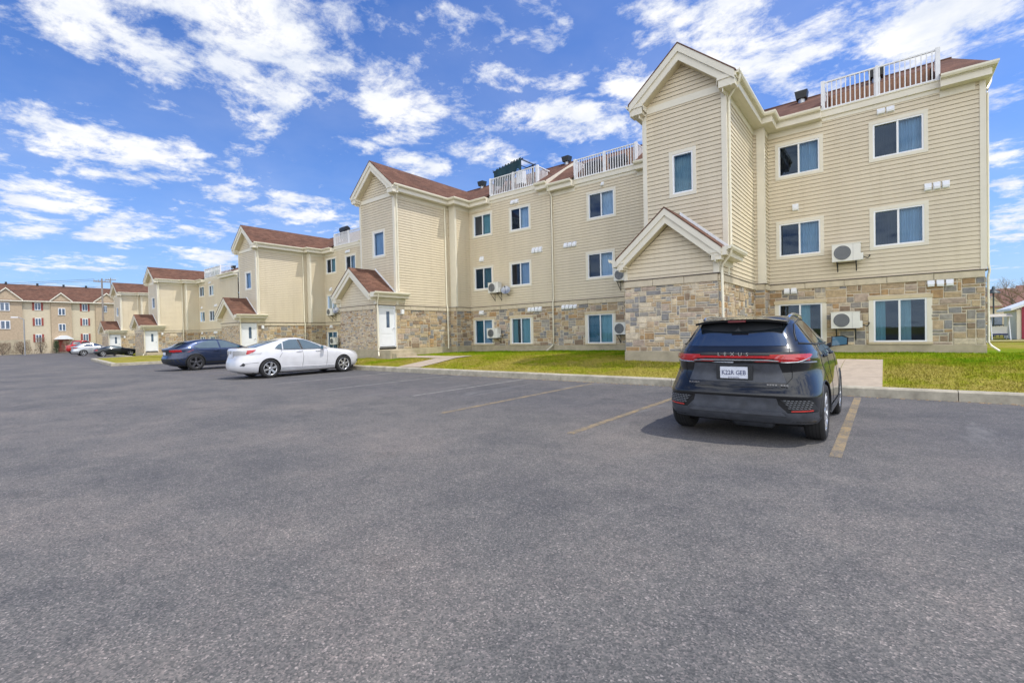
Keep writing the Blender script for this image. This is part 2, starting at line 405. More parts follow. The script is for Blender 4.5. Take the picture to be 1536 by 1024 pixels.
def railing(bld, F, a0, a1, z0, z1, back=1.2, step=.135):
    m = MB(); R = M['rail']
    m.fbox(F, a0, a1, -.03, .03, z1-.05, z1, R); m.fbox(F, a0, a1, -.025, .025, z0+.06, z0+.10, R)
    n = max(1, round((a1-a0)/1.7))
    for i in range(n+1):
        a = a0+(a1-a0)*i/n; w = .045 if 0 < i < n else .06
        m.fbox(F, a-w, a+w, -w-.002, w+.002, z0-.02, z1+.03, R)
    k = int((a1-a0)/step)
    for i in range(1, k):
        a = a0+(a1-a0)*i/k; m.fbox(F, a-.017, a+.017, -.017, .017, z0+.09, z1-.04, R)
    for a in (a0, a1):
        for zz in ((z1-.05, z1-.002), (z0+.06, z0+.10)): m.fbox(F, a-.025, a+.025, -back, -.06, zz[0], zz[1], R)
        for j in range(1, int(back/.135)): m.fbox(F, a-.016, a+.016, -j*.135-.06, -j*.135-.026, z0+.09, z1-.04, R)
    child(m, 'railing', bld)
def gable_roof(bld, xa, half, ze, za, y0, y1, wall_l, wall_r, ybrk, big=1.0, nm='gable_roof', tail=.0):
    """gable facing -Y: roof slab, stepped rake boards, soffit and cornice returns. ze: top at the tips, za: top of the apex"""
    k = (za-ze)/half
    rf = MB()
    for s in (-1, 1):
        rf.prism([(xa, y0-.015, za+.03), (xa+s*(half+.04), y0-.015, ze+.03-k*.04), (xa+s*(half+.04), y1, ze+.03-k*.04), (xa, y1, za+.03)], (0, 0, -.045), M['shingle'])
    child(rf, nm, bld)
    t = MB(); a, b = .27*big, .27*big
    def chev(y, dy, top, bot, hf, mat):
        for s in (-1, 1):
            t.prism([(xa, y, za-top), (xa+s*hf, y, za-top-k*hf), (xa+s*hf, y, za-bot-k*hf), (xa, y, za-bot)], (0, dy, 0), mat)
    chev(y0, .05, .018, a, half, M['trim'])
    chev(y0+.052, .06, a-.04, a+b, half-.10, M['trim'])
    chev(y0+.114, ybrk-y0-.114, a+b-.07, a+b-.02, half-.14, M['soffit'])
    for s, wx in ((-1, wall_l), (1, wall_r)):
        xt = xa+s*half; xi = wx-s*.10
        zt = ze-.02
        if s < 0: x0, x1 = xt, xi
        else: x0, x1 = xi, xt
        t.box(x0, x1, y0+.056, ybrk-.002, zt-.40*big, zt-.17*big, M['trim'])
        t.box(x0-.03, x1+.03, y0+.02, ybrk-.004, zt-.165*big, zt-.05, M['trim'])
        # fill between return and the rake boards
        zi = za-(a+b)-k*abs(xi-xa)
        t.prism([(xt-s*.02, y0+.03, zt-.05), (xi, y0+.03, zt-.05), (xi, y0+.03, max(zi+.03, zt-.045)), (xt-s*.02, y0+.03, zt-.02)], (0, .08, 0), M['trim'])
        t.prism([(xi, y0+.06, zt-.05), (xi-s*.05, y0+.06, zt-.3*big), (xi-s*.05, y0+.06, zi), (xi, y0+.06, zi+k*.05)], (0, ybrk-y0-.07, 0), M['trim'])
    child(t, 'gable_trim', bld)
    return k
def apartment(P):
    zc = P.get('cap', 3.23); kz = P.get('kz', 1.0)
    Z = lambda z: zc+(z-3.23)*(kz if z > 3.23 else 1.0)
    xl, xr, yt, yp = P['xl'], P['xr'], P['yt'], P['yp']
    xpl, yw, ym = P['xpl'], P['yr'], P['yl']; x0, x1 = P['x0'], P['x1']
    ze = Z(P['ze']); zb = Z(.57)-.45; zf = Z(.82); c0, c1 = Z(3.0), Z(3.23); pw = P['pw']; py = P['py']; sd = P['seed']
    b = empty('apartment_building', P['label'], 'apartment building', ((xl+xr)/2, yt, Z(.57)), group='cream sided apartment blocks in one row')
    FR, FL, FT, FP = front(yw), front(ym), front(yt), front(yp); SR, SL, SLp = rightF(xr), leftF(xl), leftF(xpl); FPi, SPi = front(py), rightF(xr+pw)
    hR = [(w[0], w[1], Z(w[2]), Z(w[3])) for w in P['wr']]; hL = [(w[0], w[1], Z(w[2]), Z(w[3])) for w in P['wl']]
    gR = [(w[0], w[1], Z(.93), Z(2.43)) for w in P['gr']]; gL = [(w[0], w[1], Z(.93), Z(2.43)) for w in P['gl']]
    tw = P['tw']; hT = [(tw[0], tw[1], Z(tw[2]), Z(tw[3]))]
    door = P.get('door'); dz0, dz1 = Z(.96), Z(3.14)
    def hole(l, m=0): return [(h[0]+m, h[1]-m, h[2]+m, h[3]-m) for h in l]
    # ---- siding walls
    s = MB(); za, ta = Z(P['za']), P['ta']; half = P['half']
    siding(s, FR, c1, ze-.3, xr+pw, x1, hole(hR, .05)); siding(s, FL, c1, ze-.3, x0, xl, hole(hL, .05))
    kk = (za-ze)/half
    siding(s, FT, c1, za-.5, lambda z: max(xl, ta-(za-.5-z)/kk), lambda z: min(xr, ta+(za-.5-z)/kk), hole(hT, .05))
    siding(s, SR, c1, ze-.3, yt, py); siding(s, SL, c1, ze-.3, yt, ym)
    siding(s, FPi, c1, ze-.3, xr, xr+pw); siding(s, SPi, c1, ze-.3, py, yw)
    pa, pxa, pze, ph = Z(P['pza']), P['pxa'], Z(P['pze']), P['phalf']; pk = (pa-pze)/ph
    siding(s, FP, c1, pa-.5, lambda z: max(xpl, pxa-(pa-.5-z)/pk), lambda z: min(xr, pxa+(pa-.5-z)/pk))
    siding(s, SR, c1, pze-.3, yp, yt, [(door[0]-.06, door[1]+.06, 0, dz1+.05)] if door else ()); siding(s, SLp, c1, pze-.3, yp, yt)
    siding(s, backF(28.4), zb, ze-.2, x0, x1)
    if P.get('endR'): siding(s, rightF(x1), c1, ze-.3, yw, 28.4)
    else: s.face([(x1-.01, yw, ze-.6), (x1-.01, 24.6, ze+1.6), (x1-.01, 28.4, ze-.6)], M['trim'])
    if P.get('endL'): siding(s, leftF(x0), zb, ze-.3, ym, 28.4)
    child(s, 'siding_wall', b)
    # ---- stone base
    st = MB(); si = [0]
    def stn(F, a0, a1, holes=(), w=PW_M, bg=None):
        si[0] += 1; stones(st, F, a0, a1, zf, c0, holes, sd*20+si[0], w, bg or P.get('big', 1.3))
    stn(FR, xr+pw, x1, [(g[0]-.05, g[1]+.05, g[2]-.08, g[3]+.13) for g in gR]); stn(FL, x0, xl, [(g[0]-.05, g[1]+.05, g[2]-.08, g[3]+.13) for g in gL])
    stn(FP, xpl, xr, (), P.get('pwf', PW_B), P.get('pbig', .62))
    dh = [(door[0]-.06, door[1]+.06, zf-.1, c0+.1)] if door else []
    stn(SR, yp, py, dh); stn(SLp, yp, ym); stn(FPi, xr, xr+pw); stn(SPi, py, yw)
    if P.get('endR'): stn(rightF(x1), yw, 24)
    child(st, 'stone_wall', b)
    cs = MB(); fl = MB(); fd = MB()
    def course(F, a0, a1, joint=1.15):
        cs = MB(); n = max(1, round((a1-a0)/joint))
        for i in range(n):
            cs.fbox(F, a0+(a1-a0)*i/n+.008, a0+(a1-a0)*(i+1)/n-.008, 0, .055+.006*(i % 2), c0, c1-.018, M['cap'])
        child(cs, 'cap_course', b)
    for F, a0, a1 in ((FR, xr+pw, x1), (FL, x0, xl), (FP, xpl, xr), (FPi, xr, xr+pw), (SPi, py, yw), (SLp, yp, ym)): course(F, a0, a1)
    for a0, a1 in ([(yp, door[0]-.06), (door[1]+.06, py)] if door else [(yp, py)]): course(SR, a0, a1)
    pth = [(x0, ym), (xpl, ym), (xpl, yp), (xr, yp), (xr, py), (xr+pw, py), (xr+pw, yw), (x1, yw)]+([(x1, 28)] if P.get('endR') else [])
    pr = [(0, c1-.016), (.075, c1-.016), (.08, c1+.002), (.03, c1+.022), (0, c1+.022)]
    if door:
        sweep(fl, pth[:4]+[(xr, door[0]-.07)], pr, M['flash']); sweep(fl, [(xr, door[1]+.07)]+pth[4:], pr, M['flash'])
    else: sweep(fl, pth, pr, M['flash'])
    sweep(fd, pth, [(-.1, zb), (.03, zb), (.03, zf-.01), (.02, zf), (-.1, zf)], M['concrete'])
    child(fl, 'flashing', b); child(fd, 'foundation', b)
    # ---- corner boards and bands
    t = MB(); w = .115
    def vboard(F, a0, a1, z0, z1): t = MB(); t.fbox(F, a0, a1, 0, .045, z0, z1, M['trim']); child(t, 'corner_board', b)
    vboard(FT, xl, xl+w, c1, ze-.3); vboard(FT, xr-w, xr, c1, ze-.3); vboard(SR, yt-.04, yt+w, c1, ze-.3); vboard(SL, yt-.04, yt+w, c1, ze-.3)
    vboard(FP, xpl, xpl+w*1.1, c1+.022, pze-.3); vboard(FP, xr-w*1.1, xr, c1+.022, pze-.3); vboard(SR, yp-.04, yp+w, c1+.022, pze-.3)
    vboard(FPi, xr+.13, xr+pw+.04, c1, ze-.3); vboard(SPi, py-.002, py+.10, c1, ze-.3)
    t = MB(); t.fbox(FT, xl+w, xr-w, 0, .048, ze-.40+P.get('band', 0), ze-.17+P.get('band', 0), M['trim']); child(t, 'gable_band', b)
    if P.get('endR'): vboard(FR, x1-.11, x1+.04, c1, ze-.3); vboard(rightF(x1), yw-.002, yw+.12, c1, ze-.3)
    # ---- roofs
    y0 = yt-.45; yr = 24.6; zr = ze+P.get('rise', 2.05); ye = yw-.42
    gable_roof(b, ta, half, ze-.03, za, y0, yr, xl, xr, yt)
    gable_roof(b, pxa, ph, pze-.03, pa, yp-.42, yt+.62, xpl, xr, yp, .9, 'porch_roof')
    m = MB(); sl = (zr-ze)/(yr-ye); ts = sorted(P['ter']); xs = [x0]
    zy = lambda y: ze+sl*(y-ye); yb = 23.4; yel = ym-.42; sll = (zy(yb)-ze)/(yb-yel); zyl = lambda y: ze+sll*(y-yel)
    def strip(a, c, y_0, y_1):
        if c-a < .01: return
        if a < xl-.02 and y_0 < yb-.1:
            e = min(c, xl); slab(m, [(a, yel, ze), (e, yel, ze), (e, yb, zy(yb)), (a, yb, zy(yb))], .05, M['shingle'])
            if c > xl: strip(xl, c, y_0, y_1)
            return
        slab(m, [(a, y_0, zy(y_0)), (c, y_0, zy(y_0)), (c, y_1, zy(y_1)), (a, y_1, zy(y_1))], .05, M['shingle'])
    hip = P.get('endR'); xe = x1+.17 if hip else x1; cur = x0
    for a, c in ts:
        strip(cur, a, ye, yb); cur = c
    if hip:
        xh = P['xhip']; strip(cur, xh-.3, ye, yb); strip(x0, xh-.3, yb, yr)
        slab(m, [(xh-.3, ye, zy(ye)), (xe, ye, zy(ye)), (xh, yr, zr), (xh-.3, yr, zr)], .05, M['shingle'])
        slab(m, [(xe, ye, ze-.002), (xe, 28.8, ze-.002), (xh, yr, zr-.002)], .05, M['shingle'])
        slab(m, [(x0, yr, zr), (xh, yr, zr), (xe, 28.8, ze), (x0, 28.8, ze)], .05, M['shingle'])
    else:
        strip(cur, xe, ye, yb); strip(x0, xe, yb, yr)
        slab(m, [(x0, yr, zr), (xe, yr, zr), (xe, 28.8, ze), (x0, 28.8, ze)], .05, M['shingle'])
        rk = MB(); rk.prism([(xe, ye, ze+.02), (xe, yr, zr+.02), (xe, yr, zr-.26), (xe, ye, ze-.22)], (.05, 0, 0), M['trim']); child(rk, 'rake_board', b)
    m.tube([(x0, yr, zr+.01), (P['xhip'] if hip else xe, yr, zr+.01)], .05, M['shingle'], 6)
    child(m, 'roof', b)
    rp = [(xr, y0+.1), (xr, py), (xr+pw, py), (xr+pw, yw)]
    rts = [q for q in ts if q[0] > xr]; lts = [q for q in ts if q[0] < xl]
    e = rp+[((rts[0][0] if rts else x1), yw)]; eave(b, e, ze)
    for i, q in enumerate(rts):
        nx = rts[i+1][0] if i+1 < len(rts) else x1
        if nx-q[1] > .15:
            eave(b, [(q[1], yw), (nx-(.24 if hip and nx == x1 else 0), yw)]+([(x1-.24, 28.4)] if hip and nx == x1 else []), ze)
    lp = [xl]; e = [(lts[-1][1] if lts else x0, ym), (xl, ym), (xl, y0+.1)]
    if e[1][0]-e[0][0] > .1: eave(b, e, ze)
    else: eave(b, e[1:], ze)
    for i, q in enumerate(lts):
        pv = lts[i-1][1] if i else x0
        if q[0]-pv > .15: eave(b, [(pv, ym), (q[0], ym)], ze)
    eave(b, [(xr, yp-.38), (xr, yt+.6)], pze, .36, .8); eave(b, [(xpl, yt-.02), (xpl, yp-.38)], pze, .30, .8)
    fs = MB(); fs.prism([(pxa, yt-.05, pa+.03), (pxa+ph, yt-.05, pze), (pxa+ph+.1, yt-.05, pze+.02), (pxa, yt-.05, pa+.14)], (0, .03, 0), M['white']); child(fs, 'step_flashing', b)
    # ---- terraces: parapet band, floor, cheek and back walls, railing
    for a, c in ts:
        F = FR if a > xr else FL; yy = yw if a > xr else ym; q = MB(); zt0 = ze-.19+P.get('terz', 0); zt1 = ze+.03+P.get('terz', 0)
        q.fbox(F, a, c, -.1, .10, zt0, zt1, M['trim']); q.fbox(F, a, c, -.1, .13, zt1, zt1+.03, M['gutter'])
        q.fbox(F, a, c, -.02, .04, zt0-.14, zt0, M['trim'])
        child(q, 'parapet', b)
        q = MB(); q.box(a, c, yy+.1, yb, zt1-.1, zt1-.03, M['dark'])
        q.box(a+.1, c-.1, yb-.05, yb, zt1-.1, zy(yb)-.03, M['woodpanel'])
        nb = int((c-a)/.14)
        for i in range(nb): q.box(a+.1+(c-a-.2)*i/nb+.008, a+.1+(c-a-.2)*(i+1)/nb-.008, yb-.07, yb-.05, zt1-.03, zy(yb)-.08, M['woodpanel'])
        for xx in (a, c-.08): q.prism([(xx, yy+.2, zt1-.1), (xx, yb, zt1-.1), (xx, yb, zy(yb)), (xx, yy+.2, (zy if a > xr else zyl)(yy+.2))], (.08, 0, 0), M['shingle'])
        child(q, 'terrace_recess', b)
        railing(b, F, a+.04, c-.04, zt1+.02, zt1+1.10*P.get('rk', 1))
    # ---- openings
    n = 0; cr = P['curt']
    for F, hs in ((FR, hR), (FL, hL)):
        for h in hs: window(b, F, h[0], h[1], h[2], h[3], 'sided', cr[n % len(cr)], seed=n+sd); n += 1
    for h in hT: window(b, FT, h[0], h[1], h[2], h[3], 'sided', P.get('ctw', ('grey',)), 1, seed=n)
    for F, hs in ((FR, gR), (FL, gL)):
        for h in hs: stone_window(b, F, h[0], h[1], h[2], h[3], cr[n % len(cr)], seed=n+sd); n += 1
    for F, l in ((FR, P.get('vr', [])), (FL, P.get('vl', []))):
        for a0, a1, z0, z1, k in l: vents(b, F, a0, a1, Z(z0), Z(z1), k)
    if door:
        d = MB(); d.fbox(SR, door[0], door[1], -.06, -.02, dz0+.03, dz1-.03, M['doorwhite'])
        for q in ((door[0]-.06, door[0]), (door[1], door[1]+.06)): d.fbox(SR, q[0], q[1], -.08, .03, dz0, dz1, M['doorwhite'])
        d.fbox(SR, door[0]-.06, door[1]+.06, -.08, .032, dz1-.03, dz1+.04, M['doorwhite'])
        for z0, z1 in ((.12, .62), (.72, 1.0)): d.fbox(SR, door[0]+.16, door[1]-.16, -.02, -.012, dz0+z0, dz0+z1, M['doorwhite'])
        d.fbox(SR, door[0]-.06, door[1]+.06, -.08, .06, dz0-.06, dz0, M['steel'])
        do = child(d, 'door', b); q = MB(); dm = (door[0]+door[1])/2+.08
        q.fbox(SR, dm-.10, dm+.10, -.02, -.012, dz0+1.05, dz0+1.92, M['farglass']); q.build('door_glass', do)
        q = MB(); q.fbox(SR, door[1]-.12, door[1]-.07, -.02, .045, dz0+.98, dz0+1.03, M['chrome']); q.build('handle', do)
        q = MB(); q.box(xr+.032, xr+1.25, door[0]-.25, door[1]+.3, zb+.2, dz0-.16, M['concrete']); q.box(xr+1.25, xr+1.6, door[0]-.15, door[1]+.2, zb+.2, dz0-.34, M['concrete']); child(q, 'door_step', b)
        q = MB(); q.fbox(SR, door[1]+.40, door[1]+.56, .0, .16, Z(2.75), Z(3.0), M['white']); child(q, 'wall_lamp', b)
    # ---- rainwater pipes
    g = .47
    downspout(b, [(xr+g, yt-.12, ze-.1), (xr+g-.02, yt-.1, ze-.28), (xr+.10, yt+.08, ze-.62), (xr+.09, yt+.12, ze-.75), (xr+.09, yt+.12, pze+.1)])
    downspout(b, [(xr+g-.06, yp-.12, pze-.1), (xr+g-.08, yp-.1, pze-.25), (xr+.12, yp+.02, pze-.5), (xr+.11, yp+.02, pze-.72), (xr+.13, yp+.02, Z(1.0)), (xr+.14, yp, Z(.8)), (xr+.5, yp-.25, Z(.5))])
    for x, y in P.get('pipes', []):
        downspout(b, [(x, y-.45, ze-.1), (x, y-.42, ze-.26), (x, y-.09, ze-.55), (x, y-.08, ze-.7), (x, y-.08, c1+.15), (x, y-.14, c1-.05), (x, y-.14, Z(1.0)), (x-.05, y-.16, Z(.85)), (x-.4, y-.3, Z(.5))])
    if P.get('endR'):
        downspout(b, [(x1+.22, yw+.5, ze-.12), (x1+.2, yw+.42, ze-.3), (x1+.085, yw+.10, ze-.62), (x1+.08, yw+.08, ze-.8), (x1+.08, yw+.08, c1+.2), (x1+.11, yw+.09, c1-.03), (x1+.075, yw+.09, c1-.25), (x1+.075, yw+.09, Z(.9)), (x1+.14, yw+.03, Z(.78)), (x1+.30, yw-.1, Z(.62))], .034)
    for x, y in P.get('spipes', []):
        downspout(b, [(x+.06, y, ze-.4), (x+.06, y, c1+.15), (x+.13, y, c1-.05), (x+.13, y, Z(.7))])
    for v in P.get('rv', []): roof_vent(b, v[0], v[1], zy(min(v[1], 2*yr-v[1]))-.1, v[2])
    return b, Z
DIM3, DIM2 = (7.32, 8.75), (4.20, 5.70)
A = dict(label='nearest cream apartment block at right end of row with tall gabled stair tower', seed=1, xl=-6.73, xr=-3.99, yt=16.3, yp=15.2, xpl=-7.06, pw=.36, py=20.35, yr=21.22, yl=21.75,
  x0=-14.4, x1=2.52, endR=True, xhip=2.05, ze=9.6, za=11.06, ta=-5.34, half=1.74, pxa=-5.48, pza=5.42, pze=4.0, phalf=1.68,
  wr=[(-3.36, -1.77, *DIM3), (-.41, 1.18, *DIM3), (-3.36, -1.77, *DIM2), (-.41, 1.18, *DIM2)], wl=[(-12.15, -10.48, 7.28, 8.78), (-12.25, -10.58, 4.21, 5.69)],
  gr=[(-3.30, -1.86), (-.32, 1.11)], gl=[(-12.22, -10.76)], tw=(-5.83, -4.91, 6.08, 7.67), ter=[(-1.80, 1.47), (-12.85, -9.35)], terz=-.08, rise=2.0, pwf=PW_F, pbig=1.0,
  curt=[('dark*', 'blue'), ('dark', 'blue'), ('dark', 'blue'), ('dark', 'blue'), ('grey', 'pale'), ('grey', 'pale'), (None, 'aqua*'), ('aqua*', 'aqualt*'), ('teal', 'aqua')], ctw=('frost',),
  vr=[(-.19, .33, 8.95, 9.13, 2), (1.05, 1.72, 6.02, 6.24, 3), (-2.81, -2.57, 6.05, 6.28, 1), (-3.13, -2.66, 2.84, 3.06, 2), (1.1, 1.8, 2.78, 2.99, 3)],
  vl=[(-13.6, -12.78, 6.1, 6.34, 3), (-13.8, -12.82, 2.8, 3.03, 4), (-11.3, -11.1, 8.95, 9.12, 1)], pipes=[(-14.3, 21.75)], rv=[(-2.75, 23.9, 1.0), (-.2, 23.9, 1.1), (-9.0, 24.4, 1.0)])
B = dict(label='second cream apartment block whose tower has a white side door behind the white sedan', seed=2, xl=-24.4, xr=-21.18, yt=16.35, yp=15.0, xpl=-24.6, pw=.55, py=20.45, yr=21.75, yl=21.75,
  x0=-31.6, x1=-14.42, ze=9.82, za=11.45, ta=-22.72, half=1.95, pxa=-23.02, pza=5.33, pze=3.9, phalf=1.82, door=(15.17, 16.18),
  wr=[(-20.33, -18.66, 7.54, 9.05), (-17.36, -15.76, 7.46, 8.96), (-20.33, -18.66, 4.22, 5.77), (-17.42, -15.78, 4.23, 5.76)], wl=[(-27.5, -26.0, 7.45, 8.95), (-30.4, -28.9, 7.45, 8.95), (-27.5, -26, 4.22, 5.72), (-30.4, -28.9, 4.22, 5.72)],
  gr=[(-20.30, -18.83), (-17.34, -15.92)], gl=[(-27.5, -26.05), (-30.4, -28.95)], tw=(-23.25, -22.02, 6.02, 7.62), ter=[(-18.80, -15.2), (-29.4, -25.2)], terz=.0, rise=1.95, band=-.12,
  curt=[('wine', 'aqua'), ('grey', 'pale'), ('teal', 'teal'), ('wine*', 'pale'), ('dark', 'dark'), ('dark', 'wine'), ('dark', 'dark'), ('dark', 'dark'), ('teal', 'blue'), ('aqua*', 'aqua'), ('teal', 'dark'), ('teal', 'teal')], ctw=('pale',),
  vr=[(-15.74, -15.0, 6.08, 6.36, 3), (-19.77, -19.42, 6.05, 6.34, 1), (-16.1, -15.1, 2.76, 3.02, 4), (-19.9, -19.5, 2.76, 3.0, 1), (-17.2, -16.6, 9.12, 9.34, 2)], vl=[(-28.3, -27.9, 6.05, 6.3, 1), (-26.8, -26.4, 9.1, 9.3, 1), (-27, -26.6, 2.76, 3, 1)],
  spipes=[(-21.18, 20.1)], rv=[(-22.0, 24.6, 1.0), (-15.0, 24.5, 1.0), (-26.5, 24.0, 1.3), (-29.0, 24.2, 1.2), (-30.5, 24.3, 1.1)])
def shift(p, dx, **kw):
    q = dict(p)
    for k in ('xl', 'xr', 'xpl', 'x0', 'x1', 'ta', 'pxa'): q[k] = p[k]+dx
    for k in ('wr', 'wl', 'gr', 'gl', 'vr', 'vl', 'ter'): q[k] = [(w[0]+dx, w[1]+dx)+tuple(w[2:]) for w in p[k]]
    q['tw'] = (p['tw'][0]+dx, p['tw'][1]+dx)+p['tw'][2:]
    q['rv'] = [(v[0]+dx, v[1], v[2]) for v in p['rv']]
    q['spipes'] = [(v[0]+dx, v[1]) for v in p.get('spipes', [])]
    q.update(kw); return q
C = shift(B, -17.4, label='third cream apartment block with gabled tower behind the navy crossover', seed=3, cap=2.84, kz=.95, endL=True,
  ter=[(-36.3, -32.1), (-47.5, -43.5)])
D = shift(B, -42.6, label='fourth cream apartment block with white tower door right of the black coupe', seed=4, cap=2.76, kz=.88, x1=-52.0, ter=[(-61.0, -56.4), (-72.0, -68.0)], py=18.95, yr=20.2, yl=20.2, spipes=[(-63.78, 18.7)])
E_ = shift(B, -58.6, label='fifth cream apartment block with tower behind the silver crossover', seed=5, cap=2.62, kz=.85, x1=-73.5, x0=-96, py=18.5, yr=19.8, yl=19.8, spipes=[(-79.78, 18.2)], endL=True, ter=[(-77.2, -74.5), (-88.0, -84.0)])
blds = [apartment(p) for p in (A, B, C, D, E_)]

# ------------------------------------------------------------------ site
def asphalt_mat():
    m, nt, b = new_mat('asphalt')
    v = pos(nt)
    vo = nt.nodes.new('ShaderNodeTexVoronoi'); vo.inputs['Scale'].default_value = 105; L(nt, v, vo.inputs['Vector'])
    vo2 = nt.nodes.new('ShaderNodeTexVoronoi'); vo2.inputs['Scale'].default_value = 38; L(nt, v, vo2.inputs['Vector'])
    hs = nt.nodes.new('ShaderNodeSeparateColor'); L(nt, vo.outputs['Color'], hs.inputs[0])
    agg = ramp(nt, hs.outputs[0], [(0, (.076, .076, .072)), (.45, (.122, .118, .109)), (.8, (.160, .149, .137)), (.94, (.205, .180, .164)), (1, (.30, .268, .245))])
    f1 = noise(nt, .42, 7, .66, v); f2 = noise(nt, 2.4, 6, .7, v)
    tone = ramp(nt, f1, [(.3, (.66, .69, .74)), (.5, (1, 1, 1)), (.72, (1.38, 1.30, 1.24))])
    tone2 = ramp(nt, f2, [(.3, (.84, .84, .86)), (.7, (1.17, 1.15, 1.13))])
    c = mixc(nt, 1, agg, tone, 'MULTIPLY'); c = mixc(nt, 1, c, tone2, 'MULTIPLY')
    # dusty pale scuffs in the stalls, asphalt darker and bluer towards the kerb
    g = nt.nodes.new('ShaderNodeNewGeometry'); sp = nt.nodes.new('ShaderNodeSeparateXYZ'); L(nt, g.outputs['Position'], sp.inputs[0])
    mr = nt.nodes.new('ShaderNodeMapRange'); mr.inputs[1].default_value = 6.2; mr.inputs[2].default_value = 8.6; mr.interpolation_type = 'SMOOTHSTEP'
    nz = nt.nodes.new('ShaderNodeMath'); nz.operation = 'MULTIPLY_ADD'; nz.inputs[1].default_value = 5; L(nt, f1, nz.inputs[0]); 
    sb = nt.nodes.new('ShaderNodeMath'); sb.operation = 'ADD'; sb.inputs[1].default_value = -2.5; L(nt, sp.outputs[1], sb.inputs[0]); L(nt, sb.outputs[0], nz.inputs[2])
    L(nt, nz.outputs[0], mr.inputs[0])
    c = mixc(nt, mr.outputs[0], c, mixc(nt, 1, c, (.80, .82, .88), 'MULTIPLY'))
    sc = noise(nt, 1.3, 7, .72, pos(nt, (1.0, .28, 1)), .6)
    scf = nt.nodes.new('ShaderNodeMath'); scf.operation = 'MULTIPLY'; L(nt, ramp(nt, sc, [(.57, (0, 0, 0)), (.70, (.7, .7, .7))]), scf.inputs[0]); L(nt, mr.outputs[0], scf.inputs[1])
    c = mixc(nt, scf.outputs[0], c, (.20, .195, .19))
    # hairline cracks
    vc = nt.nodes.new('ShaderNodeTexVoronoi'); vc.feature = 'DISTANCE_TO_EDGE'; vc.inputs['Scale'].default_value = .16
    dn = nt.nodes.new('ShaderNodeTexNoise'); dn.inputs['Scale'].default_value = 1.5; dn.inputs['Detail'].default_value = 6; L(nt, v, dn.inputs['Vector'])
    vm = nt.nodes.new('ShaderNodeVectorMath'); vm.operation = 'MULTIPLY_ADD'; vm.inputs[1].default_value = (1.3, 1.3, 0); L(nt, dn.outputs['Color'], vm.inputs[0]); L(nt, v, vm.inputs[2]); L(nt, vm.outputs[0], vc.inputs['Vector'])
    cm = nt.nodes.new('ShaderNodeMath'); cm.operation = 'MULTIPLY'; L(nt, ramp(nt, vc.outputs['Distance'], [(0, (1, 1, 1)), (.005, (0, 0, 0))]), cm.inputs[0]); L(nt, ramp(nt, f2, [(.50, (0, 0, 0)), (.64, (.38, .38, .38))]), cm.inputs[1])
    c = mixc(nt, cm.outputs[0], c, (.035, .035, .038))
    st = noise(nt, .9, 3, .5, pos(nt, (1, 1, 1)), .3); f4 = noise(nt, 14, 4, .6, v)
    c = mixc(nt, ramp(nt, st, [(.66, (0, 0, 0)), (.74, (.5, .5, .5))]), c, mixc(nt, 1, c, (.55, .55, .56), 'MULTIPLY'))
    c = mixc(nt, 1, c, ramp(nt, f4, [(.3, (.88, .88, .89)), (.7, (1.12, 1.11, 1.1))]), 'MULTIPLY')
    L(nt, c, b.inputs['Base Color']); b.inputs['Roughness'].default_value = .82; b.inputs['Specular IOR Level'].default_value = .35
    h = nt.nodes.new('ShaderNodeMath'); h.operation = 'ADD'; L(nt, vo.outputs['Distance'], h.inputs[0]); L(nt, vo2.outputs['Distance'], h.inputs[1])
    bump(nt, b, h.outputs[0], .35, .004)
    return m
M['asphalt'] = asphalt_mat()
def lawn_mat(name, blade):
    m, nt, b = new_mat(name); v = pos(nt)
    f = noise(nt, .55, 6, .68, v); f2 = noise(nt, 6, 5, .7, v); f3 = noise(nt, 45, 2, .5, v)
    ad = nt.nodes.new('ShaderNodeMath'); ad.operation = 'MULTIPLY_ADD'; ad.inputs[1].default_value = .42; L(nt, f2, ad.inputs[0]); L(nt, f, ad.inputs[2])
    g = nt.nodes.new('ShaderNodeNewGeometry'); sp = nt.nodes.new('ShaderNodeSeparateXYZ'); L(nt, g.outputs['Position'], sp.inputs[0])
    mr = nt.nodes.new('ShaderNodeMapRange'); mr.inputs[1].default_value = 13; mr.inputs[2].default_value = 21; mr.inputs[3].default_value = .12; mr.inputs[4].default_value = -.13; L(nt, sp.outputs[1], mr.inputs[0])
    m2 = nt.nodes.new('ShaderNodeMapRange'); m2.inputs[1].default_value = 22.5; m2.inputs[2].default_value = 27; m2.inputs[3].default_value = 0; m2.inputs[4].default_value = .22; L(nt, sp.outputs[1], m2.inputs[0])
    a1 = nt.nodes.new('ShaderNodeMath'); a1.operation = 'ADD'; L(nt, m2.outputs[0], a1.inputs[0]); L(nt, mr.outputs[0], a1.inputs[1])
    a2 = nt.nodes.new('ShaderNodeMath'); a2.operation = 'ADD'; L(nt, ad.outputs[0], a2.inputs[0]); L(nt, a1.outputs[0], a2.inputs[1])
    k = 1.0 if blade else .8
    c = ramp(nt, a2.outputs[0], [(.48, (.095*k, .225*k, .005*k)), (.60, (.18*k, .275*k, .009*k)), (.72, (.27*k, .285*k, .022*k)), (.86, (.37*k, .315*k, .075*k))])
    c = mixc(nt, 1, c, ramp(nt, f3, [(.3, (.75, .78, .7)), (.7, (1.25, 1.2, 1.15))]), 'MULTIPLY')
    L(nt, c, b.inputs['Base Color']); b.inputs['Roughness'].default_value = .9; b.inputs['Specular IOR Level'].default_value = .04
    if not blade: bump(nt, b, f3, .6, .03)
    return m
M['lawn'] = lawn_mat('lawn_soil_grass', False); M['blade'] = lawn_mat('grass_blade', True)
M['path'] = plain('path_concrete', (.40, .325, .245), .85, var=.14, scale=5)
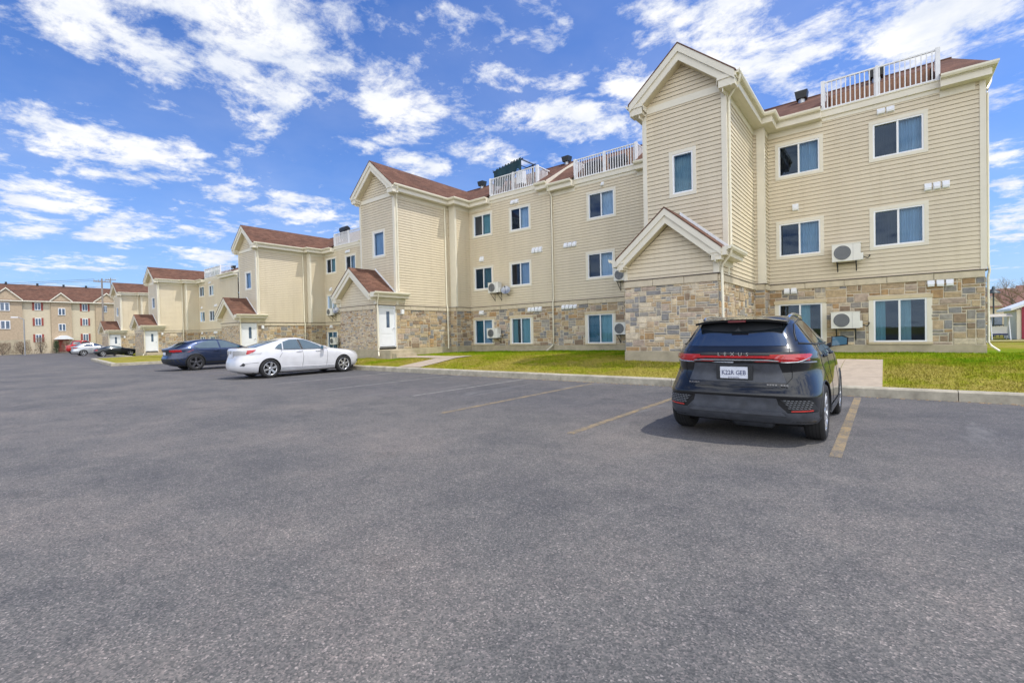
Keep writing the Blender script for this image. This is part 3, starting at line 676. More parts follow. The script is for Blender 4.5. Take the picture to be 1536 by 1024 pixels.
M['kerb'] = plain('kerb_concrete', (.40, .36, .275), .85, var=.3, scale=3.5)
M['debris'] = plain('kerb_debris', (.32, .22, .12), .9, var=.4, scale=30)
def paint_line_mat(name, col):
    m, nt, b = new_mat(name); v = pos(nt)
    vo = nt.nodes.new('ShaderNodeTexVoronoi'); vo.inputs['Scale'].default_value = 105; L(nt, v, vo.inputs['Vector'])
    hs = nt.nodes.new('ShaderNodeSeparateColor'); L(nt, vo.outputs['Color'], hs.inputs[0])
    f = noise(nt, 3.0, 7, .75, v)
    ad = nt.nodes.new('ShaderNodeMath'); ad.operation = 'MULTIPLY_ADD'; ad.inputs[1].default_value = .35; L(nt, hs.outputs[0], ad.inputs[0]); L(nt, f, ad.inputs[2])
    wear = ramp(nt, ad.outputs[0], [(.50, (.10, .10, .10)), (.80, (1, 1, 1))])
    c = mixc(nt, wear, col, ramp(nt, hs.outputs[0], [(0, (.05, .05, .05)), (.6, (.10, .10, .095)), (1, (.17, .15, .14))]))
    L(nt, c, b.inputs['Base Color']); b.inputs['Roughness'].default_value = .8; return m
M['yline'] = paint_line_mat('line_yellow', (.37, .26, .115)); M['wline'] = paint_line_mat('line_white', (.38, .36, .33))
KY, KH, KW = 12.45, .20, .24
g = MB(); g.face([(-1500, -600, -.06), (900, -600, -.06), (900, 2500, -.06), (-1500, 2500, -.06)], M['lawn']); tag(g.build('ground'), kind='structure')
g = MB(); g.face([(-175, -60, 0), (60, -60, 0), (60, KY+.05, 0), (-39, KY+.05, 0), (-57.2, KY+.05, 0), (-175, KY+9, 0)], M['asphalt']); tag(g.build('parking_lot'), kind='structure')
def lawn_z(x, y):
    base = .56 if x > -12 else max(.16, .56-(-12-x)*.0125)
    top = KH-.02
    pts = [(KY+KW, top), (15.0, max(top, base-.08)), (17, base-.01), (30, base)]
    if y <= pts[0][0]: return top
    for (ya, za), (yb, zb) in zip(pts[:-1], pts[1:]):
        if y <= yb: return za+(zb-za)*(y-ya)/(yb-ya)+.012*math.sin(x*1.7+y*.9)*min(1, (y-pts[0][0]))
    return base
# island that bulges into the lot between the navy car and the far cars
ISL = [(-39.0, 7.4), (-54.5, 9.0), (-57.0, KY+KW), (-39.0, KY+KW)]
def isl_z(x, y): return .16
def sheet(x0, x1, y0, y1, step, zf, mat, name):
    nx = max(1, int((x1-x0)/step)); ny = max(1, int((y1-y0)/step)); vs = []; fs = []
    for j in range(ny+1):
        for i in range(nx+1):
            x = x0+(x1-x0)*i/nx; y = y0+(y1-y0)*j/ny; vs.append((x, y, zf(x, y)))
    for j in range(ny):
        for i in range(nx): q = j*(nx+1)+i; fs.append((q, q+1, q+nx+2, q+nx+1))
    m = MB(); m.mesh(vs, fs, mat, True); return m
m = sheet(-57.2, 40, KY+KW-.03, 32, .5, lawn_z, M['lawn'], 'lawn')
m.face([(p[0], p[1], .155) for p in ISL], M['lawn'])
m.mesh([(-170, KY+9, .02), (-57.1, KY+2, .02), (-57.1, 34, .05), (-170, 34, .05)], [(0, 1, 2, 3)], M['lawn'])
m.face([(40, KY, .15), (300, KY, .2), (300, 200, .3), (40, 200, .3)], M['lawn']); m.face([(-57, 32, .4), (40, 32, .54), (40, 200, .3), (-57, 200, .3)], M['lawn'])
tag(m.build('lawn'), kind='structure')
def kerb(name, path, h=KH, w=KW, mat='kerb'):
    k = MB(); sweep(k, path, [(-w, -.05), (0, -.05), (0, h-.03), (-.03, h), (-w, h)], M[mat]); return tag(k.build(name), kind='structure')
segs = [-38.98, -30, -22, -16.5, -12, -8, -4.5, -1.2, 1.1, 3.4, 6, 12, 40]
k = MB()
for a, c in zip(segs[:-1], segs[1:]):
    sweep(k, [(a+.006, KY), (c-.006, KY)], [(-KW, -.05), (0, -.05), (.012, 0), (0, KH-.03), (-.03, KH), (-KW, KH)], M['kerb'])
tag(k.build('kerb'), kind='structure')
kerb('kerb_island', [(-57.0, KY), (-54.5, 9.0), (-39.0, 7.4), (-39.0, KY)], .18, .3)
kerb('kerb_far', [(-170, KY+9), (-57.2, KY+.1)], .15, .2)
def path_strip(name, pts, w, up=.012):
    P = [Vector((p[0], p[1])) for p in pts]; vs = []; fs = []
    # resample
    Q = []
    for a, b in zip(P[:-1], P[1:]):
        n = max(1, int((b-a).length/.3)); Q += [a+(b-a)*i/n for i in range(n)]
    Q.append(P[-1])
    for i, p in enumerate(Q):
        t = (Q[min(i+1, len(Q)-1)]-Q[max(0, i-1)]).normalized(); nn = Vector((t.y, -t.x))
        for s in (-1, -.33, .33, 1):
            q = p+nn*w/2*s; vs.append((q.x, q.y, lawn_z(q.x, q.y)+up))
    for i in range(len(Q)-1):
        for k in range(3): fs.append((4*i+k, 4*i+k+1, 4*i+5+k, 4*i+4+k))
    m = MB(); m.mesh(vs, fs, M['path']); return tag(m.build(name), kind='structure')
def slab_path(name, x0, x1, y0, y1, n, up=.02):
    m = MB()
    for i in range(n):
        a = y0+(y1-y0)*i/n+.008; b = y0+(y1-y0)*(i+1)/n-.008
        for j in range(2):
            c = x0+(x1-x0)*j/2+.006; d = x0+(x1-x0)*(j+1)/2-.006
            m.hexa([(c, a, 0), (d, a, 0), (d, b, 0), (c, b, 0)]+[(x, y, lawn_z(x, y)+up) for x, y in ((c, a), (d, a), (d, b), (c, b))], M['path'])
    return tag(m.build(name), kind='structure')
slab_path('footpath', -1.75, -.05, KY+KW, 16.6, 4)
path_strip('footpath_branch', [(-1.76, 15.9), (-3.9, 15.9)], 1.3, .018)
path_strip('footpath_door', [(-15.75, KY+KW), (-15.95, 15.0)], 1.3, .03); path_strip('footpath_branch', [(-15.32, 15.6), (-19.6, 15.66)], 1.2, .034)
path_strip('footpath_far', [(-33, KY+KW), (-34.5, 14.2), (-37.5, 15.6)], 1.25, .03)
m = MB()
for x, y0, y1, mat in ((-.46, 6.5, 12.2, 'yline'), (-3.68, 5.95, 11.9, 'yline'), (-6.72, 6.2, 12.1, 'yline'), (-9.3, 7.6, 12.2, 'wline'), (-12.7, 7.2, 12.0, 'wline'), (-16.0, 7.2, 12, 'wline'), (-22.5, 7.5, 12.2, 'yline'), (-25.9, 7.5, 12.2, 'yline'), (-30.5, 7.5, 12.2, 'yline'), (2.75, 6.6, 12.2, 'yline')):
    m.face([(x-.06, y0, .004), (x+.06, y0, .004), (x+.06, y1, .004), (x-.06, y1, .004)], M[mat])
for x in (-64, -68.5, -75, -82, -89): m.face([(x-.1, 9.5, .004), (x+.1, 9.5, .004), (x+.1, 15, .004), (x-.1, 15, .004)], M['wline'])
tag(m.build('parking_markings'), kind='structure')
m = MB(); rnd = random.Random(3)
for i in range(420):
    x = rnd.uniform(-14, 4); y = KY-abs(rnd.gauss(0, .05))-.015; r = rnd.uniform(.008, .028)
    z = r*.4
    m.mesh([(x-r, y, 0.001), (x, y-r*.7, 0.001), (x+r, y, 0.001), (x, y+r*.5, 0.001), (x+rnd.uniform(-.3, .3)*r, y, z*1.6)], [(0, 1, 4), (1, 2, 4), (2, 3, 4), (3, 0, 4)], M['debris'])
tag(m.build('leaf_litter'), kind='stuff')
# grass blades
def grass():
    rng = np.random.default_rng(5); Q = []
    def fill(n, x0, x1, y0, y1):
        x = rng.uniform(x0, x1, n); y = rng.uniform(y0, y1, n); Q.append(np.stack([x, y], 1))
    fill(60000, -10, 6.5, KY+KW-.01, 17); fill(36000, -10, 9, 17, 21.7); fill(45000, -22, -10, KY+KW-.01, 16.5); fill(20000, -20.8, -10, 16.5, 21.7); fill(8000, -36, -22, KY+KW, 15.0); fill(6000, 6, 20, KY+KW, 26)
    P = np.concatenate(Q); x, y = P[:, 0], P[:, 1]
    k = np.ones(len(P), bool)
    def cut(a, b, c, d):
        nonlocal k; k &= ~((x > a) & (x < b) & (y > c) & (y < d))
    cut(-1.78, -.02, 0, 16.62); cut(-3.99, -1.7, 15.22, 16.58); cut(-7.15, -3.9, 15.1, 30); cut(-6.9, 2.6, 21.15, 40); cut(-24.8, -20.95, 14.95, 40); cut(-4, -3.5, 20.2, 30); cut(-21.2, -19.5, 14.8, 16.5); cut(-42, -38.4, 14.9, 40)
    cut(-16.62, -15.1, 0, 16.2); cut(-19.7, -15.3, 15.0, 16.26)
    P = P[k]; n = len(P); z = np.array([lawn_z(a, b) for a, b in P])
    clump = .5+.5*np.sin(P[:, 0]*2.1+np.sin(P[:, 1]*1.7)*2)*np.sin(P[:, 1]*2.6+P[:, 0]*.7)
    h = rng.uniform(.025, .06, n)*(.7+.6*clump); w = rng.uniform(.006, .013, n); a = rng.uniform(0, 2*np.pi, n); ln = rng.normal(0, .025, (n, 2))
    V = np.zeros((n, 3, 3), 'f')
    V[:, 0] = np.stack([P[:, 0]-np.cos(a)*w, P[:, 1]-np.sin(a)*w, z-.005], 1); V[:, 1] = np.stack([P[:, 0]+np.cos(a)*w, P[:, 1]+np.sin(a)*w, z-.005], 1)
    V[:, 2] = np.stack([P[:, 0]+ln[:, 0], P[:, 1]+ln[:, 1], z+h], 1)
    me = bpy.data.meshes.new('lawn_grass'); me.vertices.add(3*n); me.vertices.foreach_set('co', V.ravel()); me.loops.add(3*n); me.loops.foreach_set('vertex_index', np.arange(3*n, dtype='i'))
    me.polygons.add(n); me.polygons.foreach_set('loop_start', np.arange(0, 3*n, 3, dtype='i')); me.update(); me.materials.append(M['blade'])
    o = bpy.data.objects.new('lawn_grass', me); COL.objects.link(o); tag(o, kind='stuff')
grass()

# ------------------------------------------------------------------ air conditioners, dishes, pergola
def ac_unit(F, a0, a1, z0, z1, label, depth=.32, off=.18, bk=.3, body='acwhite'):
    c = F((a0+a1)/2, off, z0); t = empty('air_conditioner', label, 'air conditioner', c, group='outdoor air conditioners on wall brackets')
    m = MB(); m.fbox(F, a0, a1, off, off+depth, z0, z1, M[body]); m.fbox(F, a0-.012, a1+.012, off-.012, off+depth+.012, z1, z1+.02, M[body])
    m.fbox(F, a1, a1+.07, off+.05, off+depth-.08, z0+.02, z0+.26, M[body]); m.fbox(F, a0+(a1-a0)*.74, a0+(a1-a0)*.745, off+depth, off+depth+.004, z0+.01, z1-.01, M['acgrey'])
    child(m, 'case', t)
    r = min((z1-z0)*.43, (a1-a0)*.33); cx = a0+(a1-a0)*.37; zc = (z0+z1)/2; m = MB(); d = off+depth
    n = Vector((F.n[0], F.n[1], 0)); o = Vector(F(cx, d, zc))
    m.lathe([(0.001, .006), (r, .006), (r, .0)], o, n, M['acgrey'], 28, False)
    for q in (1.0, .8, .6, .4, .2): m.lathe([(r*q, .006), (r*q, .02), (r*q-.008, .02), (r*q-.008, .006)], o, n, M['steel'] if q < 1 else M[body], 28, False)
    child(m, 'fan_grille', t)
    m = MB()
    for a in (a0+.14, a1-.14):
        m.tube([F(a, .02, z0-.03), F(a, off+depth, z0-.03)], .018, M['dark'], 6); m.tube([F(a, .02, z0-bk), F(a, off+depth*.8, z0-.04)], .015, M['dark'], 6); m.tube([F(a, .02, z0-bk-.04), F(a, .02, z0+.05)], .018, M['dark'], 6)
    m.tube([F(a0+.14, .03, z0-.03), F(a1-.14, .03, z0-.03)], .015, M['dark'], 6)
    child(m, 'bracket', t)
    m = MB(); m.tube([F(a1+.07, off+.15, z0+.12), F(a1+.2, off+.12, z0+.06), F(a1+.26, off, z0+.16), F(a1+.24, .03, z0+.2)], .018, M['dark'], 6); child(m, 'hose', t)
W, MF = front(21.22), front(21.75)
ac_unit(W, -1.50, -.66, 3.86, 4.47, 'air conditioner on cream siding between the second floor windows of the nearest block')
ac_unit(W, -1.55, -.70, 1.44, 2.02, 'air conditioner on the stone wall beside the black SUV and ground floor window', bk=.4)
ac_unit(MF, -18.72, -17.92, 4.0, 4.6, 'air conditioner on siding beside a satellite dish, second floor of the second block', bk=.45)
ac_unit(MF, -18.90, -18.05, 1.29, 1.86, 'air conditioner between two ground floor stone windows of the second block', bk=.3)
ac_unit(MF, -10.45, -9.65, 4.0, 4.58, 'air conditioner tucked above the porch gable corner of the nearest block', bk=.45)
ac_unit(MF, -10.50, -9.7, 1.36, 1.95, 'air conditioner low on stone beside the porch wall of the nearest block', bk=.4)
MC = front(21.75)
ac_unit(MC, -37.0, -36.2, 3.42, 3.98, 'air conditioner on third block siding above the white sedan roof', bk=.45)
ac_unit(MC, -36.55, -35.85, .95, 1.55, 'air conditioner on third block stone just above the white sedan bonnet', bk=.35)
def dish(F, a, z, label):
    t = empty('satellite_dish', label, 'satellite dish', F(a, .0, z), group='satellite dishes'); o = Vector(F(a, .38, z+.05)); ax = Vector((.45, -.75, .45)).normalized()
    m = MB(); m.lathe([(.001, -.05), (.1, -.042), (.2, -.018), (.27, .015), (.275, .02), (.27, .022), (.2, -.008), (.1, -.032), (.001, -.04)], o, ax, M['steel'], 24); child(m, 'reflector', t)
    m = MB(); m.tube([F(a, .01, z-.25), F(a, .25, z-.2), tuple(o-ax*.05)], .02, M['dark'], 6); m.tube([tuple(o+Vector((0, 0, -.24))), tuple(o+ax*.33)], .012, M['dark'], 6); m.tube([tuple(o+ax*.30), tuple(o+ax*.40)], .035, M['dark'], 8); child(m, 'arm', t)
dish(MF, -17.45, 4.05, 'grey satellite dish on siding beside an air conditioner of the second block')
dish(MC, -35.75, 3.75, 'grey satellite dish left of the second block porch gable')
# torn-tarp pergola on the roof terrace
t = empty('pergola', 'dark pergola frame with sagging torn teal tarp on the roof terrace', 'pergola', (-17.0, 22.4, 9.85))
m = MB(); pp = [(-18.55, 21.95), (-16.6, 21.95), (-18.55, 23.2), (-16.6, 23.2)]
for x, y in pp: m.box(x-.04, x+.04, y-.04, y+.04, 9.8, 11.70 if x < -17 else 11.95, M['dark'])
for y in (21.95, 23.2): m.tube([(-18.7, y, 11.66), (-16.4, y, 11.96)], .035, M['dark'], 6)
for i in range(5): x = -18.6+i*.5; m.tube([(x, 21.8, 11.70+.065*i), (x, 23.35, 11.72+.065*i)], .025, M['dark'], 6)
m.tube([(-16.5, 21.95, 11.95), (-15.5, 21.9, 11.35), (-14.4, 21.9, 10.55)], .012, M['dark'], 5)
child(m, 'pergola_frame', t)
m = MB(); vs = []; fs = []; nx, nz = 26, 8; rnd = random.Random(9)
for i in range(nx+1):
    for j in range(nz+1):
        u, v = i/nx, j/nz; x = -18.58+2.1*u; zt = 11.68+.28*u; zb_ = 10.72+.62*u**2+.13*math.sin(u*15+1)*v+.06*math.sin(u*37); vs.append((x, 21.86+.07*math.sin(u*17+v*2)*v, zt+(zb_-zt)*v))
for i in range(nx):
    for j in range(nz): q = i*(nz+1)+j; fs.append((q, q+nz+1, q+nz+2, q+1))
m.mesh(vs, fs, M['tarp'], True)
for i in range(9):
    x = -18.4+i*.22; m.face([(x, 21.85, 11.7+.03*i), (x+.16, 21.85, 11.72+.03*i), (x+.17, 21.82, 11.76+.03*i+rnd.random()*.05), (x+.06, 21.83, 11.75+.03*i)], M['tarp'])
child(m, 'tarp', t); t.location.z -= .26
m = MB(); m.box(-16.9, -16.45, 21.9, 22.3, 10.3, 11.05, M['white']); o = child(m, 'storage_box', t); o.parent = None; o.matrix_parent_inverse = Matrix(); o.name = 'storage_box'; tag(o, 'white cabinet standing by the terrace railing under the torn tarp', 'cabinet')
M['screengreen'] = plain('screen_green', (.012, .12, .085), .7, var=.2); M['screenblue'] = plain('screen_blue', (.20, .33, .46), .4)
for a, c, k, lb in ((-60.9, -59.0, 'screenblue', 'pale blue privacy panel on the fourth block terrace rail'), (-58.9, -56.7, 'screengreen', 'dark green privacy screen on the fourth block terrace rail')):
    m = MB(); m.box(a, c, 20.28, 20.32, 8.65, 9.62, M[k]); m.box(a, a+.05, 20.26, 20.34, 8.65, 9.66, M['rail']); m.box(c-.05, c, 20.26, 20.34, 8.65, 9.66, M['rail']); tag(m.build('privacy_screen'), lb, 'screen', 'privacy screens on a roof terrace')
def bbq(x, y, z, label):
    t = empty('barbecue', label, 'barbecue', (x, y, z), group='barbecues on the roof terraces'); m = MB(); m.box(x-.35, x+.35, y-.25, y+.25, z+.1, z+.75, M['dark']); child(m, 'cabinet', t)
    m = MB(); m.prism([(x-.42, y-.28, z+.75), (x-.42, y+.28, z+.75), (x-.42, y+.25, z+1.0), (x-.42, y, z+1.14), (x-.42, y-.25, z+1.0)], (.84, 0, 0), M['blackvent']); child(m, 'lid', t)
bbq(-35.6, 22.3, 9.75, 'black covered barbecue on the third block terrace left of the second tower'); bbq(-12.1, 22.45, 9.5, 'dark barbecue at the left end of the terrace between the two nearest towers'); bbq(-10.7, 22.5, 9.45, 'barbecue behind the white railing between the two nearest towers')

# ------------------------------------------------------------------ cars
def pchip(ts, ys, t):
    ts = np.asarray(ts, float); ys = np.asarray(ys, float); h = np.diff(ts); d = np.diff(ys)/h; m = np.zeros(len(ys)); m[0] = d[0]; m[-1] = d[-1]
    for i in range(1, len(ys)-1):
        if d[i-1]*d[i] > 0: w1 = 2*h[i]+h[i-1]; w2 = h[i]+2*h[i-1]; m[i] = (w1+w2)/(w1/d[i-1]+w2/d[i])
    k = np.clip(np.searchsorted(ts, t)-1, 0, len(h)-1); s = (t-ts[k])/h[k]
    return (2*s**3-3*s**2+1)*ys[k]+(s**3-2*s**2+s)*h[k]*m[k]+(-2*s**3+3*s**2)*ys[k+1]+(s**3-s**2)*h[k]*m[k+1]
def loft(rows, N=88, R=84):
    """rows: (z, x_rear, x_front, half width, exponent, z rise towards the front) bottom to top"""
    rows = np.array(rows, float); seg = np.linalg.norm(np.diff(rows[:, :4], axis=0)*np.array([1.6, .7, .45, 1]), axis=1)+.02
    t = np.concatenate([[0], np.cumsum(seg)]); T = np.linspace(0, t[-1], R); X = np.stack([pchip(t, rows[:, i], T) for i in range(rows.shape[1])], 1)
    vs = []
    for z, xr, xf, w, n, rise in X:
        cx, a = (xr+xf)/2, (xf-xr)/2
        for k in range(N):
            th = 2*math.pi*k/N; c, s = math.cos(th), math.sin(th)
            x = a*math.copysign(abs(c)**(2/n), c); y = w*math.copysign(abs(s)**(2/n), s)
            q = x/a; y *= 1-.07*max(0, q)**4-.03*max(0, -q)**4
            x -= math.copysign(.11*a/2.2*abs(y/w)**2.4, q)*abs(q)**3
            vs.append((cx+x, y, z+rise*(q*.5+.5)))
    fs = []
    for i in range(R-1):
        for k in range(N): fs.append((i*N+k, i*N+(k+1) % N, (i+1)*N+(k+1) % N, (i+1)*N+k))
    fs.append(tuple(range(N-1, -1, -1))); fs.append(tuple((R-1)*N+k for k in range(N)))
    return vs, fs
class Car:
    def __init__(s, name, label, rows, paint, wheels, wr, tw, track, loc, heading, scale=(1, 1, 1), group=None, rim='rim', spokes=5, cat='car', arch=1.1):
        s.root = empty(name, label, cat, loc, heading, group); s.root.scale = scale; s.paint = M[paint]
        vs, fs = loft(rows); mb = MB(); mb.mesh(vs, fs, s.paint, True); s.body = mb.build('body', s.root); s.body.parent = None
        cut = MB()
        for x in wheels:
            for sg in (-1, 1): cut.lathe([(0.0005, 0), (wr*arch, 0), (wr*arch, .42), (.0005, .42)], (x, sg*(track+tw*.5-.34+.14) if sg > 0 else -(track+tw*.5-.34+.14), wr*1.0), (0, sg, 0), M['well'], 40, False)
        co = cut.build('cutter')
        bm = bmesh.new(); bm.from_mesh(co.data); bmesh.ops.remove_doubles(bm, verts=bm.verts, dist=.002); bmesh.ops.recalc_face_normals(bm, faces=bm.faces); bm.to_mesh(co.data); bm.free()
        md = s.body.modifiers.new('b', 'BOOLEAN'); md.object = co; md.operation = 'DIFFERENCE'; md.solver = 'EXACT'; md.material_mode = 'TRANSFER'
        bpy.context.view_layer.update(); dg = bpy.context.evaluated_depsgraph_get(); me = bpy.data.meshes.new_from_object(s.body.evaluated_get(dg))
        s.body.modifiers.clear(); s.body.data = me; bpy.data.objects.remove(co); me.name = 'body'
        try:
            ang = RAD(38); bm = bmesh.new(); bm.from_mesh(me)
            for e in bm.edges:
                if len(e.link_faces) == 2 and e.calc_face_angle(0) > ang: e.smooth = False
            bm.to_mesh(me); bm.free()
        except Exception: pass
        bm = bmesh.new(); vv = [bm.verts.new(v) for v in vs]; bm.verts.ensure_lookup_table()
        for f in fs: bm.faces.new([vv[i] for i in f])
        bmesh.ops.recalc_face_normals(bm, faces=bm.faces); s.bvh = BVHTree.FromBMesh(bm); s._bm = bm
        s.body.parent = s.root
        s.wheels, s.wr, s.tw, s.track = wheels, wr, tw, track
        for x in wheels:
            for sg in (-1, 1): s.wheel(x, sg, rim, spokes)
        u = MB(); z0 = rows[0][0]; x0, x1 = rows[0][1]+.15, rows[0][2]-.15
        u.box(x0, x1, -track+.1, track-.1, z0-.04, z0+.12, M['well'])
        for x in wheels: u.tube([(x, -track, wr), (x, track, wr)], .05, M['well'], 8)
        u.build('underbody', s.root)
    def wheel(s, x, sg, rim, spokes):
        r, w = s.wr, s.tw; c = (x, sg*s.track, r); ax = (0, sg, 0); m = MB(); h = w/2
        m.lathe([(r*.66, -h*.9), (r*.90, -h), (r*.985, -h*.75), (r, -h*.35), (r, h*.35), (r*.985, h*.75), (r*.92, h), (r*.72, h*.95), (r*.68, h*.80), (r*.66, h*.2), (r*.66, -h*.9)], c, ax, M['tyre'], 48)
        for q in (-.5, -.17, .17, .5): m.lathe([(r*1.001, h*q-.006), (r*1.0015, h*q), (r*1.001, h*q+.006)], c, ax, M['well'], 48)
        o = m.build('wheel', s.root); m = MB(); R = M[rim]
        m.lathe([(r*.70, h*.86), (r*.68, h*.93), (r*.63, h*.86), (r*.61, h*.2), (r*.60, -h*.6)], c, ax, R, 40)
        m.lathe([(.001, h*.05), (r*.6, h*.05)], c, ax, M['well'], 24, False)
        m.lathe([(.001, h*.86), (r*.10, h*.86), (r*.15, h*.78), (r*.15, h*.2)], c, ax, R, 20)
        for k in range(spokes):
            a = 2*math.pi*(k+.25)/spokes; ca, sa = math.cos(a), math.sin(a); wd0, wd1 = r*.075*5/spokes+.012, r*.13*5/spokes+.008
            def P(rad, off, d): return (c[0]+ca*rad-sa*off, c[1]+sg*d, c[2]+sa*rad+ca*off)
            m.hexa([P(r*.10, -wd0, h*.5), P(r*.66, -wd1, h*.6), P(r*.66, wd1, h*.6), P(r*.10, wd0, h*.5), P(r*.10, -wd0, h*.80), P(r*.65, -wd1*.8, h*.90), P(r*.65, wd1*.8, h*.90), P(r*.10, wd0, h*.80)], R)
        m.build('rim', o)
    def hit(s, axis, u, v):
        """axis 'R': from behind, (u,v)=(y,z); 'L'/'S': from the left (+y) / right (-y) side, (u,v)=(x,z); 'T' from above"""
        if axis == 'R': o, d = Vector((-3, u, v)), Vector((1, 0, 0))
        elif axis == 'F': o, d = Vector((9, u, v)), Vector((-1, 0, 0))
        elif axis == 'L': o, d = Vector((u, 4, v)), Vector((0, -1, 0))
        elif axis == 'S': o, d = Vector((u, -4, v)), Vector((0, 1, 0))
        else: o, d = Vector((u, v, 5)), Vector((0, 0, -1))
        p, n, i, t = s.bvh.ray_cast(o, d)
        if p is None:
            p, n, i, t = s.bvh.find_nearest(o+d*(4 if axis in 'LS' else 3))
        if n.dot(d) > 0: n = -n
        return p, n
    def patch(s, axis, poly, mat, name, off=.005, res=.05, thick=.0, smooth=True, parent=None):
        bm = bmesh.new(); f = bm.faces.new([bm.verts.new((p[0], p[1], 0)) for p in poly])
        us = [p[0] for p in poly]; vs_ = [p[1] for p in poly]
        for ax, (lo, hi) in enumerate(((min(us), max(us)), (min(vs_), max(vs_)))):
            n = max(1, int((hi-lo)/res))
            for i in range(1, n):
                q = [0, 0, 0]; q[ax] = lo+(hi-lo)*i/n; nn = [0, 0, 0]; nn[ax] = 1
                bmesh.ops.bisect_plane(bm, geom=bm.verts[:]+bm.edges[:]+bm.faces[:], plane_co=q, plane_no=nn)
        bmesh.ops.triangulate(bm, faces=[f for f in bm.faces if len(f.verts) > 4])
        for v in bm.verts:
            p, n = s.hit(axis, v.co.x, v.co.y); v.co = p+n*off
        if thick:
            r = bmesh.ops.extrude_face_region(bm, geom=bm.faces[:])
            bm.verts.ensure_lookup_table()
            for e in r['geom']:
                if isinstance(e, bmesh.types.BMVert):
                    d = {'R': Vector((-1, 0, 0)), 'L': Vector((0, 1, 0)), 'S': Vector((0, -1, 0)), 'T': Vector((0, 0, 1)), 'F': Vector((1, 0, 0))}[axis]; e.co += d*thick
        bmesh.ops.recalc_face_normals(bm, faces=bm.faces)
        me = bpy.data.meshes.new(name); bm.to_mesh(me); bm.free(); me.materials.append(mat)
        me.polygons.foreach_set('use_smooth', [smooth and not thick]*len(me.polygons))
        o = bpy.data.objects.new(name, me); COL.objects.link(o); o.parent = parent or s.root; return o
    def line(s, axis, pts, r, mat, name, off=.0, parent=None, close=False):
        P = []
        pts = list(pts)+([pts[0]] if close else [])
        for a, b in zip(pts[:-1], pts[1:]):
            n = max(1, int(math.hypot(b[0]-a[0], b[1]-a[1])/.05))
            for i in range(n): P.append((a[0]+(b[0]-a[0])*i/n, a[1]+(b[1]-a[1])*i/n))
        P.append(pts[-1]); Q = []
        for u, v in P:
            p, n = s.hit(axis, u, v); Q.append(tuple(p+n*off))
        m = MB(); m.tube(Q, r, mat, 6); o = m.build(name, parent or s.root); return o
    def both(s, fn, axes='LS'):
        return [fn(a) for a in axes]
    def mirror(s, x, z, col, size=.11, w=.86):
        for sg in (-1, 1):
            m = MB(); y = sg*(w+.13); q = size
            pr = [(x-.02, y-sg*.11, z-.07), (x-.02, y+sg*.12, z-.05), (x-.02, y+sg*.13, z+.05), (x-.02, y+sg*.05, z+.085), (x-.02, y-sg*.10, z+.07)]
            fr = [(x+.12, p[1]-sg*.02 if abs(p[1]) > w+.1 else p[1], z+(p[2]-z)*.75) for p in pr]; n = 5
            m.mesh(pr+fr, [tuple(range(n)), tuple(range(2*n-1, n-1, -1))]+[(i, (i+1) % n, n+(i+1) % n, n+i) for i in range(n)], col)
            m.tube([(x+.05, sg*(w-.06), z-.07), (x+.05, sg*(w+.05), z-.04)], .03, M['dark'], 6)
            o = m.build('mirror', s.root); g = MB(); c = Vector((x-.024, y+sg*.01, z)); g.face([tuple(Vector((c.x, c.y+(p[1]-c.y)*.85, c.z+(p[2]-c.z)*.82))) for p in pr], M['mirrorglass']); g.build('mirror_glass', o)
def text_part(body, size, loc, rot, mat, name, parent, ext=.002, sx=1):
    cu = bpy.data.curves.new(name, 'FONT'); cu.body = body; cu.size = size; cu.extrude = ext; cu.align_x = 'CENTER'; cu.align_y = 'CENTER'; cu.resolution_u = 2
    o = bpy.data.objects.new(name+'_t', cu); COL.objects.link(o); bpy.context.view_layer.update()
    me = bpy.data.meshes.new_from_object(o.evaluated_get(bpy.context.evaluated_depsgraph_get())); bpy.data.objects.remove(o); me.materials.clear(); me.materials.append(mat)
    me.transform(Matrix.Translation(loc) @ Matrix(rot).to_4x4() @ Matrix.Diagonal((sx, 1, 1, 1)))
    q = bpy.data.objects.new(name, me); COL.objects.link(q); q.parent = parent; return q
REAR = ((0, 0, -1), (-1, 0, 0), (0, 1, 0))     # text seen from behind the car: x->-y, y->z, out->-x

# black SUV, rear three quarter view
suv_rows = [(.23, .42, 3.95, .90, 8, 0), (.26, .22, 4.02, .95, 8, 0), (.32, .12, 4.10, .975, 9, 0), (.42, .07, 4.14, .985, 9, 0), (.58, .07, 4.16, .988, 9, 0), (.64, .045, 4.16, .985, 8.5, 0), (.70, .075, 4.15, .98, 8, 0), (.80, .12, 4.11, .965, 7, 0),
  (.93, .15, 4.02, .942, 6, 0), (1.02, .12, 3.85, .925, 5.8, 0), (1.08, .08, 3.5, .91, 5.6, 0), (1.13, .08, 3.25, .89, 5.4, 0), (1.18, .14, 3.02, .855, 5.2, 0), (1.23, .20, 2.88, .815, 5.2, 0), (1.36, .32, 2.55, .725, 5.2, 0), (1.48, .44, 2.22, .645, 5, 0),
  (1.545, .50, 2.02, .60, 4.6, 0), (1.585, .60, 1.86, .53, 4, 0), (1.605, .78, 1.7, .41, 3.4, 0), (1.612, 1.0, 1.5, .24, 3, 0)]
suv = Car('black_suv', 'black SUV parked by the kerb with a full width red tail light bar', suv_rows, 'p_black', (.84, 3.24), .375, .235, .855, (-1.585, 6.62, 0), RAD(90), cat='suv', spokes=10, arch=1.09)
G_ = M['carglass']
suv.patch('R', [(-.60, 1.20), (.60, 1.20), (.545, 1.47), (.50, 1.515), (-.50, 1.515), (-.545, 1.47)], G_, 'rear_window', .004, .06)
